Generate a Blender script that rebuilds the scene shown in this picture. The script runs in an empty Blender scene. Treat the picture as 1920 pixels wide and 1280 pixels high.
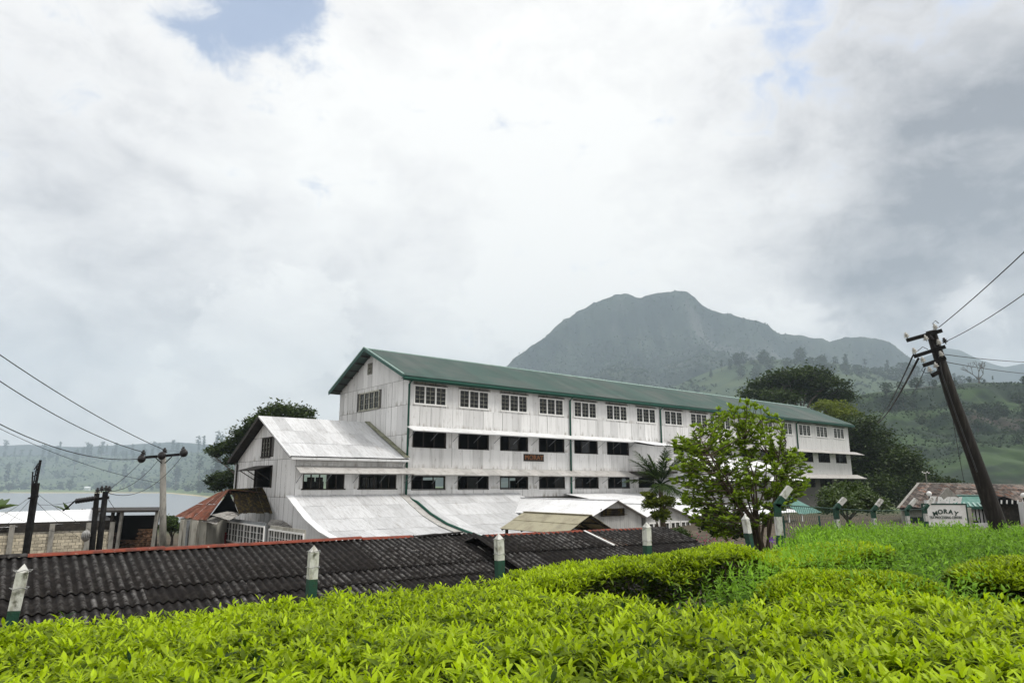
import bpy, bmesh, math, random
import numpy as np
from mathutils import Vector, Matrix, noise as mnoise
random.seed(7); RNG = np.random.default_rng(11)
PI = math.pi
scene = bpy.context.scene
COL = scene.collection

# ------------------------------------------------------------------ camera
FPX, HORIZON = 1280.0, 905.0                      # focal length and horizon row, in photo pixels (1920 x 1280)
PITCH = math.atan((HORIZON - 640) / FPX)
CP, SP = math.cos(PITCH), math.sin(PITCH)
cam = bpy.data.cameras.new('camera'); cam_ob = bpy.data.objects.new('camera', cam); COL.objects.link(cam_ob)
cam.sensor_width = 36.0; cam.lens = 24.0; cam.clip_start = 0.05; cam.clip_end = 20000
cam_ob.location = (0, 0, 0); cam_ob.rotation_euler = (PI / 2 + PITCH, 0, 0)
scene.camera = cam_ob

def ray(px, py):
    x = (px - 960) / FPX; y = -(py - 640) / FPX
    return Vector((x, CP - SP * y, SP + CP * y))
def W(px, py, Y):
    r = ray(px, py); return r * (Y / r.y)

# ------------------------------------------------------------------ sky
SUN_EL, SUN_AZ = math.radians(57), math.radians(98)     # azimuth from +Y (view direction) towards +X
wld = bpy.data.worlds.new('World'); scene.world = wld; wld.use_nodes = True
nt = wld.node_tree; nt.nodes.clear()
def N(t, **k):
    n = nt.nodes.new(t)
    for a, v in k.items(): setattr(n, a, v)
    return n
def LK(a, b): nt.links.new(a, b)
def wmath(op, a, b=None, c=None, clamp=False):
    n = N('ShaderNodeMath', operation=op, use_clamp=clamp)
    for i, v in enumerate((a, b, c)):
        if v is None: continue
        if isinstance(v, (int, float)): n.inputs[i].default_value = v
        else: LK(v, n.inputs[i])
    return n.outputs[0]
def wmix(f, a, b):
    n = N('ShaderNodeMix', data_type='RGBA')
    for i, v in ((0, f), (6, a), (7, b)):
        if isinstance(v, (int, float)): n.inputs[i].default_value = v
        elif isinstance(v, tuple): n.inputs[i].default_value = (*v, 1)
        else: LK(v, n.inputs[i])
    return n.outputs[2]
sky = N('ShaderNodeTexSky', sky_type='NISHITA'); sky.sun_disc = False
sky.sun_elevation = SUN_EL; sky.sun_rotation = SUN_AZ; sky.altitude = 300; sky.dust_density = 2.2; sky.ozone_density = .6
tc = N('ShaderNodeTexCoord')
DIR = tc.outputs['Generated']
def wnoise(vec, scale, detail=6, rough=.55, sz=1.0, dist=0.0, off=0.0):
    mp = N('ShaderNodeMapping'); mp.inputs['Scale'].default_value = (1, 1, sz); mp.inputs['Location'].default_value = (off, off * .7, off * .3)
    LK(vec, mp.inputs[0])
    n = N('ShaderNodeTexNoise'); n.inputs['Scale'].default_value = scale; n.inputs['Detail'].default_value = detail
    n.inputs['Roughness'].default_value = rough; n.inputs['Distortion'].default_value = dist
    LK(mp.outputs[0], n.inputs['Vector']); return n
# ragged direction: the cloud bodies are bent by turbulence
w1 = wnoise(DIR, 4.5, 8, .62)
vs = N('ShaderNodeVectorMath', operation='SUBTRACT'); LK(w1.outputs['Color'], vs.inputs[0]); vs.inputs[1].default_value = (.5, .5, .5)
vm = N('ShaderNodeVectorMath', operation='SCALE'); LK(vs.outputs[0], vm.inputs[0]); vm.inputs['Scale'].default_value = .36
va = N('ShaderNodeVectorMath', operation='ADD'); LK(DIR, va.inputs[0]); LK(vm.outputs[0], va.inputs[1])
vn = N('ShaderNodeVectorMath', operation='NORMALIZE'); LK(va.outputs[0], vn.inputs[0]); RAG = vn.outputs[0]
def blob(px, py, rad, amp, vec=None):
    d = ray(px, py).normalized()
    n = N('ShaderNodeVectorMath', operation='DOT_PRODUCT'); LK(vec or RAG, n.inputs[0]); n.inputs[1].default_value = d
    s = rad / FPX
    return wmath('MULTIPLY', wmath('EXPONENT', wmath('MULTIPLY', wmath('SUBTRACT', n.outputs['Value'], 1.0), 1 / (s * s))), amp)
def total(lst):
    o = lst[0]
    for q in lst[1:]: o = wmath('ADD', o, q)
    return o
fine = wnoise(DIR, 5.0, 9, .58, 1.9, .3, 3.1).outputs['Fac']
wisp = wnoise(DIR, 15.0, 8, .62, 1.5, .6, 5.3).outputs['Fac']
broad = wnoise(DIR, 1.7, 4, .5, 1.6, .2, 7.7).outputs['Fac']
# light passing through the cloud deck, cloud bodies of this sky
bright = total([wmath('MULTIPLY_ADD', wmath('SUBTRACT', broad, .5), 0.75, .83), wmath('MULTIPLY', wmath('SUBTRACT', fine, .5), 1.15), wmath('MULTIPLY', wmath('SUBTRACT', wisp, .5), .50),
    blob(1130, 430, 210, .22), blob(950, 590, 75, .10), blob(505, 590, 70, .08),
    blob(330, 210, 260, .06), blob(700, 330, 240, .07),
    blob(1960, 330, 330, -.43), blob(1820, 540, 150, -.28), blob(1560, 470, 170, -.10), blob(1760, 60, 220, -.12), blob(1840, 640, 80, .18), blob(1480, 600, 70, .10),
    blob(60, 480, 190, -.07), blob(150, 790, 240, -.14), blob(600, 470, 110, -.06), blob(40, 240, 90, -.12), blob(640, 560, 60, -.10)])
puffn = total([blob(540, 610, 75, 1.0), blob(455, 590, 55, .8), blob(950, 575, 70, 1.0), blob(1010, 540, 60, .9), blob(1080, 520, 70, .9), blob(335, 736, 26, .9), blob(310, 738, 18, .8), blob(1520, 610, 60, .7), blob(1830, 650, 70, .8), wmath('MULTIPLY', wmath('SUBTRACT', wisp, .5), 1.5), wmath('MULTIPLY', wmath('SUBTRACT', fine, .5), .8)])
puff = N('ShaderNodeMapRange', interpolation_type='SMOOTHSTEP'); LK(puffn, puff.inputs[0]); puff.inputs[1].default_value = .40; puff.inputs[2].default_value = .72
bright = wmath('ADD', bright, wmath('MULTIPLY', puff.outputs[0], .17))
gap = total([blob(440, 25, 105, 1.0), blob(540, 50, 80, .7), blob(1560, -20, 110, .45), blob(1430, 190, 70, .30), blob(-120, -60, 150, .5),
             wmath('MULTIPLY', wmath('SUBTRACT', fine, .52), 2.6), wmath('MULTIPLY', wmath('SUBTRACT', wisp, .5), 2.2)])
gapf = N('ShaderNodeMapRange', interpolation_type='SMOOTHSTEP'); LK(gap, gapf.inputs[0])
gapf.inputs[1].default_value = .30; gapf.inputs[2].default_value = 1.30
ccol = N('ShaderNodeValToRGB'); LK(bright, ccol.inputs[0])
e = ccol.color_ramp.elements
e[0].position = .10; e[0].color = (.21, .22, .25, 1)
e[1].position = 1.0; e[1].color = (.80, .79, .77, 1)
q = ccol.color_ramp.elements.new(.5); q.color = (.535, .53, .54, 1)
q = ccol.color_ramp.elements.new(.74); q.color = (.70, .69, .685, 1)
cs = N('ShaderNodeVectorMath', operation='SCALE'); LK(ccol.outputs[0], cs.inputs[0]); cs.inputs['Scale'].default_value = 6.7
skyc = wmix(wmath('MULTIPLY', gapf.outputs[0], .80), cs.outputs[0], sky.outputs[0])
bg = N('ShaderNodeBackground'); bg.inputs[1].default_value = 0.14
LK(skyc, bg.inputs[0])
wo = N('ShaderNodeOutputWorld'); LK(bg.outputs[0], wo.inputs[0])

# ------------------------------------------------------------------ sun behind thin cloud
sun = bpy.data.lights.new('sun', 'SUN'); sun.energy = 2.0; sun.angle = math.radians(14); sun.color = (1, .96, .9)
sun_ob = bpy.data.objects.new('sun', sun); COL.objects.link(sun_ob)
sd = Vector((math.sin(SUN_AZ) * math.cos(SUN_EL), math.cos(SUN_AZ) * math.cos(SUN_EL), math.sin(SUN_EL)))
sun_ob.rotation_euler = sd.to_track_quat('Z', 'Y').to_euler()

vsn = scene.view_settings
vsn.view_transform = 'Standard'; vsn.look = 'None'; vsn.gamma = 1; vsn.use_curve_mapping = False; vsn.exposure = 0.62
cy = scene.cycles
cy.use_denoising = True; cy.max_bounces = 6; cy.diffuse_bounces = 3; cy.glossy_bounces = 2; cy.transmission_bounces = 4
cy.transparent_max_bounces = 8; cy.volume_bounces = 1; cy.caustics_reflective = False; cy.caustics_refractive = False
cy.use_adaptive_sampling = True; cy.adaptive_threshold = 0.02

# ------------------------------------------------------------------ materials
MATS = {}
def mat(name, col, rough=.75, col2=None, scale=4.0, lo=.4, hi=.65, stretch=(1, 1, 1), col3=None, scale3=1.2, lo3=.5, hi3=.7, stretch3=(1, 1, 1),
        bump=0.0, bscale=30.0, rand=0.0, metal=0.0, spec=.35, coords='world'):
    m = bpy.data.materials.new(name); m.use_nodes = True; t = m.node_tree; MATS[name] = m
    p = t.nodes['Principled BSDF']; p.inputs['Roughness'].default_value = rough; p.inputs['Metallic'].default_value = metal
    p.inputs['Specular IOR Level'].default_value = spec
    def nn(ty, **k):
        n = t.nodes.new(ty)
        for a, v in k.items(): setattr(n, a, v)
        return n
    if coords == 'world': src = nn('ShaderNodeNewGeometry').outputs['Position']
    else:
        tcn = nn('ShaderNodeTexCoord'); oi = nn('ShaderNodeObjectInfo')
        ad = nn('ShaderNodeVectorMath', operation='MULTIPLY_ADD'); t.links.new(oi.outputs['Random'], ad.inputs[0]); ad.inputs[1].default_value = (37, 13, 71)
        t.links.new(tcn.outputs['Object'], ad.inputs[2]); src = ad.outputs[0]
    def nz(sc, st, detail=5):
        mp = nn('ShaderNodeMapping'); mp.inputs['Scale'].default_value = st; t.links.new(src, mp.inputs[0])
        n = nn('ShaderNodeTexNoise'); n.inputs['Scale'].default_value = sc; n.inputs['Detail'].default_value = detail; n.inputs['Roughness'].default_value = .6
        t.links.new(mp.outputs[0], n.inputs[0]); return n.outputs['Fac']
    c = None
    def mixc(f, a, b):
        n = nn('ShaderNodeMix', data_type='RGBA'); t.links.new(f, n.inputs[0])
        for i, v in ((6, a), (7, b)):
            if isinstance(v, tuple): n.inputs[i].default_value = (*v, 1)
            else: t.links.new(v, n.inputs[i])
        return n.outputs[2]
    def ramp(f, a, b):
        n = nn('ShaderNodeMapRange', interpolation_type='SMOOTHSTEP'); t.links.new(f, n.inputs[0]); n.inputs[1].default_value = a; n.inputs[2].default_value = b
        return n.outputs[0]
    c = col
    if col2 is not None: c = mixc(ramp(nz(scale, stretch), lo, hi), c, col2)
    if col3 is not None: c = mixc(ramp(nz(scale3, stretch3, 6), lo3, hi3), c, col3)
    if rand:
        oi = nn('ShaderNodeObjectInfo'); mr = nn('ShaderNodeMapRange'); t.links.new(oi.outputs['Random'], mr.inputs[0])
        mr.inputs[3].default_value = 1 - rand; mr.inputs[4].default_value = 1 + rand * .35
        sc_ = nn('ShaderNodeVectorMath', operation='SCALE')
        if isinstance(c, tuple): sc_.inputs[0].default_value = c
        else: t.links.new(c, sc_.inputs[0])
        t.links.new(mr.outputs[0], sc_.inputs['Scale']); c = sc_.outputs[0]
    if isinstance(c, tuple): p.inputs['Base Color'].default_value = (*c, 1)
    else: t.links.new(c, p.inputs['Base Color'])
    if bump:
        b = nn('ShaderNodeBump'); b.inputs['Strength'].default_value = bump; b.inputs['Distance'].default_value = .02
        t.links.new(nz(bscale, stretch), b.inputs['Height']); t.links.new(b.outputs[0], p.inputs['Normal'])
    return m
def leaf_mat(name, dark, light, trans=.35, rough=.45, spec=.4):
    m = bpy.data.materials.new(name); m.use_nodes = True; t = m.node_tree; MATS[name] = m
    p = t.nodes['Principled BSDF']; out = t.nodes['Material Output']
    p.inputs['Roughness'].default_value = rough; p.inputs['Specular IOR Level'].default_value = spec
    at = t.nodes.new('ShaderNodeAttribute'); at.attribute_name = 'tone'
    r = t.nodes.new('ShaderNodeMix'); r.data_type = 'RGBA'; r.inputs[6].default_value = (*dark, 1); r.inputs[7].default_value = (*light, 1)
    t.links.new(at.outputs['Fac'], r.inputs[0]); t.links.new(r.outputs[2], p.inputs['Base Color'])
    tr = t.nodes.new('ShaderNodeBsdfTranslucent'); t.links.new(r.outputs[2], tr.inputs[0])
    mx = t.nodes.new('ShaderNodeMixShader'); mx.inputs[0].default_value = trans
    t.links.new(p.outputs[0], mx.inputs[1]); t.links.new(tr.outputs[0], mx.inputs[2]); t.links.new(mx.outputs[0], out.inputs[0])
    return m

mat('white_sheet', (.75, .75, .745), .6, (.56, .56, .55), 1.7, .46, .76, (2.4, 2.4, .22), (.24, .22, .19), 2.2, .60, .82, (1.6, 1.6, .7), rand=.20, spec=.3)
mat('weathered_sheet', (.42, .42, .41), .7, (.30, .30, .29), 1.7, .46, .78, (2.4, 2.4, .22), (.16, .15, .13), 2.2, .64, .84, (1.6, 1.6, .7), rand=.2, spec=.25)
mat('backing', (.10, .095, .09), .9)
mat('white_wall', (.62, .63, .63), .7, (.42, .42, .41), 1.5, .45, .75, (2, 2, .3))
mat('roof_silver', (.61, .62, .63), .55, (.44, .44, .44), 4.0, .42, .74, (2.2, 1, .35), (.30, .28, .25), 1.3, .58, .80, (1.5, 1, .5), coords='object', rand=.22, spec=.3)
mat('roof_white', (.86, .87, .88), .5, (.62, .62, .62), 3.0, .45, .8, rand=.10)
mat('awning_grey', (.46, .45, .43), .65, (.30, .28, .26), 3.0, .45, .75, rand=.15)
mat('awning_white', (.70, .71, .71), .6, (.50, .49, .47), 3.0, .5, .8, rand=.12)
mat('roof_green', (.075, .122, .108), .6, (.115, .14, .13), .30, .36, .66, rand=.14, spec=.25)
mat('green_paint', (.008, .075, .05), .45, (.015, .05, .04), 6, .5, .75)
mat('dark_green_paint', (.012, .055, .04), .6, (.02, .04, .03), 9, .45, .7)
mat('white_paint', (.78, .78, .76), .55, (.55, .54, .51), 6, .55, .8)
mat('dirty_paint', (.45, .45, .38), .7, (.16, .15, .11), 6, .45, .7, rand=.3)
mat('glass_dark', (.006, .007, .007), .12, spec=.3)
mat('dark_wood', (.022, .018, .015), .8, (.045, .038, .03), 6, .4, .7)
mat('dark_interior', (.018, .016, .014), .95, spec=.1)
mat('rust', (.15, .050, .030), .85, (.27, .16, .12), 5, .46, .66, (1, 1, 1), (.07, .03, .02), 2.5, .48, .66, rand=.5, spec=.15)
mat('rust_dark', (.016, .012, .009), .85, (.085, .062, .014), 2.6, .46, .64, (2, 2, .6), (.24, .21, .17), 5, .70, .8, (3, 3, .5), rand=.35, spec=.1)
mat('rust_house', (.19, .16, .14), .85, (.055, .045, .040), 2.5, .40, .58, (1, 1, 1), (.20, .085, .045), 1.8, .54, .66, rand=.55, spec=.15)
mat('red_cap', (.19, .040, .020), .7, (.10, .028, .018), 5, .45, .65, (1, 1, 1), (.40, .30, .24), 6, .62, .74, spec=.2)
mat('grey_corrugated', (.30, .29, .27), .75, (.14, .13, .12), 3.5, .42, .66, (1, 1, 1), rand=.3)
mat('concrete', (.30, .29, .26), .9, (.17, .165, .15), 5, .42, .7, (1, 1, .4), bump=.3)
mat('block_stone', (.62, .56, .43), .9, (.42, .38, .29), 9, .4, .7, rand=.32, bump=.4)
mat('mortar', (.26, .24, .21), .95, (.13, .12, .10), 8)
mat('plaster', (.42, .41, .36), .9, (.25, .24, .20), 2.5, .45, .7, (1, 1, .4), (.12, .11, .09), 1.6, .6, .8)
mat('grey_panel', (.20, .215, .225), .7, (.14, .15, .155), 3)
mat('red_paint', (.20, .012, .012), .6, (.12, .01, .01), 5)
mat('beige_sheet', (.36, .33, .22), .45, (.26, .23, .15), 2.5, .42, .7, (1, 1, 1), (.16, .13, .08), 6, .64, .8, rand=.15)
mat('pole_wood', (.014, .012, .010), .9, (.035, .031, .027), 5, .45, .7, (3, 3, .3), (.20, .19, .17), 6, .68, .8, (6, 6, .5), bump=.5)
mat('pole_dark', (.008, .0075, .007), .85, (.018, .017, .016), 6, spec=.15)
mat('porcelain', (.62, .62, .58), .3, (.35, .33, .30), 20)
mat('insulator_dark', (.012, .010, .010), .35)
mat('wire', (.02, .02, .022), .6)
mat('steel_wire', (.35, .35, .34), .5, metal=.6)
mat('earth', (.13, .095, .06), .95, (.07, .055, .035), .9, .4, .65, (1, 1, 1), (.035, .06, .012), .35, .5, .62, bump=.5, bscale=6)
mat('log', (.20, .115, .065), .9, (.09, .05, .03), 9, .4, .7, rand=.4)
mat('brown_letter', (.30, .12, .045), .7, (.14, .055, .025), 8)
mat('teal_roof', (.06, .17, .14), .5, (.10, .22, .19), 4, rand=.2)
mat('pale_teal', (.30, .42, .38), .5, (.22, .34, .30), 4)
mat('black_paint', (.010, .010, .010), .8, spec=.05)
mat('sign_white', (.80, .80, .78), .45, (.70, .70, .67), 3)
mat('sign_green', (.006, .035, .022), .5)
mat('bark', (.07, .052, .038), .9, (.12, .09, .065), 7, .4, .7, (1, 1, .3), bump=.5)
mat('bark_pale', (.14, .12, .10), .9, (.08, .065, .05), 6, .4, .7, (1, 1, .3))
mat('cloth_blue', (.10, .20, .45), .8)
mat('flower', (.20, .07, .45), .6)
mat('flower_pink', (.35, .03, .12), .7)
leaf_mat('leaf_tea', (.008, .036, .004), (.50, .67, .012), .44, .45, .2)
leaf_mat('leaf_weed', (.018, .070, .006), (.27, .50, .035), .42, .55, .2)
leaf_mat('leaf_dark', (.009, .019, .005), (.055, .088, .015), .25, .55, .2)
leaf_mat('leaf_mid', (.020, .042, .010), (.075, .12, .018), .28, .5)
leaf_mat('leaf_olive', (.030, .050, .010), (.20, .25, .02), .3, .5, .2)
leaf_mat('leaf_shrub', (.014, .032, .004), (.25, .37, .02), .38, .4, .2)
leaf_mat('leaf_palm', (.011, .030, .009), (.085, .14, .026), .32, .4, .25)
leaf_mat('leaf_far', (.014, .026, .012), (.042, .062, .022), .3, .8, .05)

# rust and damp collecting along the lower edge of each painted sheet
m = MATS['white_sheet']; t = m.node_tree; p = t.nodes['Principled BSDF']; old = p.inputs['Base Color'].links[0].from_socket
tcn = t.nodes.new('ShaderNodeTexCoord'); sx = t.nodes.new('ShaderNodeSeparateXYZ'); t.links.new(tcn.outputs['Object'], sx.inputs[0])
mr = t.nodes.new('ShaderNodeMapRange'); t.links.new(sx.outputs['Z'], mr.inputs[0]); mr.inputs[1].default_value = .38; mr.inputs[2].default_value = .0
g = t.nodes.new('ShaderNodeNewGeometry'); mp = t.nodes.new('ShaderNodeMapping'); mp.inputs['Scale'].default_value = (3, 3, .6); t.links.new(g.outputs['Position'], mp.inputs[0])
nz = t.nodes.new('ShaderNodeTexNoise'); nz.inputs['Scale'].default_value = 1.6; nz.inputs['Detail'].default_value = 7; t.links.new(mp.outputs[0], nz.inputs[0])
mr2 = t.nodes.new('ShaderNodeMapRange'); t.links.new(nz.outputs['Fac'], mr2.inputs[0]); mr2.inputs[1].default_value = .48; mr2.inputs[2].default_value = .72
ml = t.nodes.new('ShaderNodeMath'); ml.operation = 'MULTIPLY'; t.links.new(mr.outputs[0], ml.inputs[0]); t.links.new(mr2.outputs[0], ml.inputs[1])
mx = t.nodes.new('ShaderNodeMix'); mx.data_type = 'RGBA'; t.links.new(ml.outputs[0], mx.inputs[0]); t.links.new(old, mx.inputs[6]); mx.inputs[7].default_value = (.19, .16, .12, 1)
t.links.new(mx.outputs[2], p.inputs['Base Color'])

# black asbestos sheets: crests worn pale, faded wide to put the wave's shading into the colour
m = mat('black_roof', (.015, .0135, .013), .95, (.030, .027, .025), 6, .4, .7, coords='object', bump=.35, bscale=26, spec=.06)
t = m.node_tree; p = t.nodes['Principled BSDF']
old = p.inputs['Base Color'].links[0].from_socket
tcn = t.nodes.new('ShaderNodeTexCoord'); sx = t.nodes.new('ShaderNodeSeparateXYZ'); t.links.new(tcn.outputs['Object'], sx.inputs[0])
mr = t.nodes.new('ShaderNodeMapRange'); t.links.new(sx.outputs['Y'], mr.inputs[0]); mr.inputs[1].default_value = -.016; mr.inputs[2].default_value = -.051
g = t.nodes.new('ShaderNodeNewGeometry'); nz = t.nodes.new('ShaderNodeTexNoise'); nz.inputs['Scale'].default_value = 7; nz.inputs['Detail'].default_value = 7; nz.inputs['Roughness'].default_value = .7
t.links.new(g.outputs['Position'], nz.inputs[0])
mr2 = t.nodes.new('ShaderNodeMapRange'); t.links.new(nz.outputs['Fac'], mr2.inputs[0]); mr2.inputs[1].default_value = .44; mr2.inputs[2].default_value = .64
ml = t.nodes.new('ShaderNodeMath'); ml.operation = 'MULTIPLY'; t.links.new(mr.outputs[0], ml.inputs[0]); t.links.new(mr2.outputs[0], ml.inputs[1])
oi = t.nodes.new('ShaderNodeObjectInfo'); ml2 = t.nodes.new('ShaderNodeMath'); ml2.operation = 'MULTIPLY'; t.links.new(ml.outputs[0], ml2.inputs[0]); t.links.new(oi.outputs['Random'], ml2.inputs[1])
mx = t.nodes.new('ShaderNodeMix'); mx.data_type = 'RGBA'; t.links.new(ml2.outputs[0], mx.inputs[0]); t.links.new(old, mx.inputs[6]); mx.inputs[7].default_value = (.20, .195, .19, 1)
t.links.new(mx.outputs[2], p.inputs['Base Color'])

# ------------------------------------------------------------------ mesh helpers
class MB:
    def __init__(s): s.v = []; s.f = []
    def add(s, vs, fs):
        n = len(s.v); s.v += [tuple(v) for v in vs]; s.f += [tuple(i + n for i in f) for f in fs]; return s
    def box(s, x0, x1, y0, y1, z0, z1):
        return s.add([(x0, y0, z0), (x1, y0, z0), (x1, y1, z0), (x0, y1, z0), (x0, y0, z1), (x1, y0, z1), (x1, y1, z1), (x0, y1, z1)],
                     [(0, 3, 2, 1), (4, 5, 6, 7), (0, 1, 5, 4), (1, 2, 6, 5), (2, 3, 7, 6), (3, 0, 4, 7)])
    def bar(s, a, b, w, h=None, up=(0, 0, 1)):
        a = Vector(a); b = Vector(b); h = h or w; d = (b - a).normalized(); u = Vector(up)
        if abs(d.dot(u)) > .98: u = Vector((0, 1, 0))
        x = d.cross(u).normalized(); y = x.cross(d).normalized(); vs = []
        for p in (a, b):
            for i, j in ((-1, -1), (1, -1), (1, 1), (-1, 1)): vs.append(p + x * (w / 2 * i) + y * (h / 2 * j))
        return s.add(vs, [(0, 1, 2, 3), (7, 6, 5, 4), (0, 4, 5, 1), (1, 5, 6, 2), (2, 6, 7, 3), (3, 7, 4, 0)])
    def tube(s, pts, rad, n=8, caps=True):
        pts = [Vector(p) for p in pts]; k = len(pts); base = len(s.v); ref = Vector((0, 0, 1))
        for i, p in enumerate(pts):
            d = (pts[min(i + 1, k - 1)] - pts[max(i - 1, 0)]).normalized()
            u = ref if abs(d.dot(ref)) < .95 else Vector((1, 0, 0))
            x = d.cross(u).normalized(); y = x.cross(d)
            r = rad[i] if isinstance(rad, (list, tuple)) else rad
            for j in range(n):
                a = 2 * PI * j / n; s.v.append(tuple(p + x * (r * math.cos(a)) + y * (r * math.sin(a))))
        for i in range(k - 1):
            for j in range(n):
                a = base + i * n + j; b = base + i * n + (j + 1) % n; s.f.append((a, b, b + n, a + n))
        if caps:
            s.f.append(tuple(base + j for j in reversed(range(n)))); s.f.append(tuple(base + (k - 1) * n + j for j in range(n)))
        return s
    def slab(s, quad, th):
        q = [Vector(p) for p in quad]; n = (q[1] - q[0]).cross(q[-1] - q[0]).normalized() * th; k = len(q)
        return s.add(q + [p - n for p in q], [tuple(range(k)), tuple(reversed(range(k, 2 * k)))] + [(i, i + k, (i + 1) % k + k, (i + 1) % k) for i in range(k)])
    def lathe(s, c, prof, n=10, axis=(0, 0, 1)):
        c = Vector(c); d = Vector(axis).normalized(); u = Vector((0, 0, 1)) if abs(d.z) < .9 else Vector((1, 0, 0))
        x = d.cross(u).normalized(); y = x.cross(d); base = len(s.v); k = len(prof)
        for r, h in prof:
            for j in range(n):
                a = 2 * PI * j / n; s.v.append(tuple(c + d * h + x * (r * math.cos(a)) + y * (r * math.sin(a))))
        for i in range(k - 1):
            for j in range(n):
                a = base + i * n + j; b = base + i * n + (j + 1) % n; s.f.append((a, b, b + n, a + n))
        s.f.append(tuple(base + j for j in reversed(range(n)))); s.f.append(tuple(base + (k - 1) * n + j for j in range(n)))
        return s
    def wall(s, x0, x1, z0, z1, y0, y1, openings):
        """upright wall in the x-z plane between y0 and y1 with rectangular openings (xa, xb, za, zb)"""
        ops = [(max(a, x0), min(b, x1), max(c, z0), min(d, z1)) for a, b, c, d in openings if b > x0 and a < x1 and d > z0 and c < z1]
        xs = sorted({x0, x1, *[o[0] for o in ops], *[o[1] for o in ops]})
        for a, b in zip(xs, xs[1:]):
            cuts = sorted((o[2], o[3]) for o in ops if o[0] <= a + 1e-6 and o[1] >= b - 1e-6); z = z0
            for c, d in cuts:
                if c > z + 1e-6: s.box(a, b, y0, y1, z, c)
                z = max(z, d)
            if z < z1 - 1e-6: s.box(a, b, y0, y1, z, z1)
        return s
    def build(s, name, material, parent=None, smooth=False, world=False):
        me = bpy.data.meshes.new(name); v = s.v
        if parent is not None:
            if world:
                mi = Matrix.LocRotScale(parent.location, parent.rotation_euler, None).inverted(); v = [tuple(mi @ Vector(p)) for p in v]
            else: dz = parent.location.z; v = [(a, b, c - dz) for a, b, c in v]
        me.from_pydata(v, [], s.f); me.update()
        if smooth: me.shade_smooth()
        me.materials.append(MATS[material]); return link(name, me, parent)
def link(name, me, parent=None):
    o = bpy.data.objects.new(name, me); COL.objects.link(o)
    if parent is not None: o.parent = parent
    return o
def thing(name, label, cat, loc, rz=0.0, group=None):
    o = bpy.data.objects.new(name, None); COL.objects.link(o); o.empty_display_size = .3
    o.location = loc; o.rotation_euler = (0, 0, rz); tag(o, label, cat, group); return o
def tag(o, label, cat, group=None):
    o['label'] = label; o['category'] = cat
    if group: o['group'] = group
    return o
def kind(o, k): o['kind'] = k; return o

SHEETS = {}
def sheet_mesh(w, h, pitch, amp, material, seg=2, th=0.0):
    """corrugated sheet standing in x-z, crests towards -y"""
    key = (round(w, 3), round(h, 3), pitch, amp, material, seg, th)
    if key in SHEETS: return SHEETS[key]
    n = max(2, int(round(w / pitch * seg))); vs = []; fs = []
    for i in range(n + 1):
        x = w * i / n; y = -amp * .5 * (1 + math.cos(2 * PI * x / pitch)) if seg > 2 else -amp * (i % 2)
        vs += [(x, y, 0), (x, y, h)]
    for i in range(n): fs.append((2 * i, 2 * i + 2, 2 * i + 3, 2 * i + 1))
    if th:
        b = len(vs); vs += [(x, y + th, z) for x, y, z in vs]
        for i in range(n): fs.append((b + 2 * i, b + 2 * i + 1, b + 2 * i + 3, b + 2 * i + 2)); fs.append((2 * i, b + 2 * i, b + 2 * i + 2, 2 * i + 2)); fs.append((2 * i + 1, 2 * i + 3, b + 2 * i + 3, b + 2 * i + 1))
    me = bpy.data.meshes.new('sheet'); me.from_pydata(vs, [], fs); me.update()
    if seg > 2: me.shade_smooth()
    me.materials.append(MATS[material]); SHEETS[key] = me; return me
def sheet(parent, name, loc, w, h, material, pitch=.105, amp=.012, tilt=0.0, rz=0.0, jit=.004, seg=2, th=0.0):
    o = link(name, sheet_mesh(w, h, pitch, amp, material, seg, th), parent)
    z0 = parent.location.z if parent.parent is None else parent.parent.location.z
    o.location = (loc[0], loc[1], loc[2] - z0)
    o.rotation_euler = (tilt + random.uniform(-1, 1) * jit * .4, random.uniform(-1, 1) * jit, rz)
    return o
def sheet_row(parent, name, x0, x1, y, z, h, material, wid=.78, tilt=0.0, jit=.004, lift=.006, **k):
    n = max(1, round((x1 - x0) / wid)); w = (x1 - x0) / n
    for i in range(n):
        sheet(parent, name, (x0 + i * w, y - random.random() * lift, z), w * 1.004, h * random.uniform(.985, 1.01), material, tilt=tilt, jit=jit, **k)
def slope_rows(parent, name, x0, x1, prof, material, wid=.8, pitch=.105, amp=.014, jit=.004, **k):
    """rows of roof sheets over a profile [(y, z) ...] from the top down; lower rows tuck under upper ones"""
    m = len(prof) - 1
    for r in range(m):
        (ya, za), (yb, zb) = prof[r], prof[r + 1]
        s = math.hypot(ya - yb, za - zb); dy, dz = (ya - yb) / s, (za - zb) / s
        tilt = -math.atan2(dy, dz) if True else 0
        up = (m - r) * .012
        n = max(1, round((x1 - x0) / wid)); w = (x1 - x0) / n
        for i in range(n):
            sheet(parent, name, (x0 + i * w, yb - dy * .05, zb - dz * .05 + up + random.random() * .008), w * 1.004, s + .06, material, pitch=pitch, amp=amp, tilt=tilt, jit=jit, **k)

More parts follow.
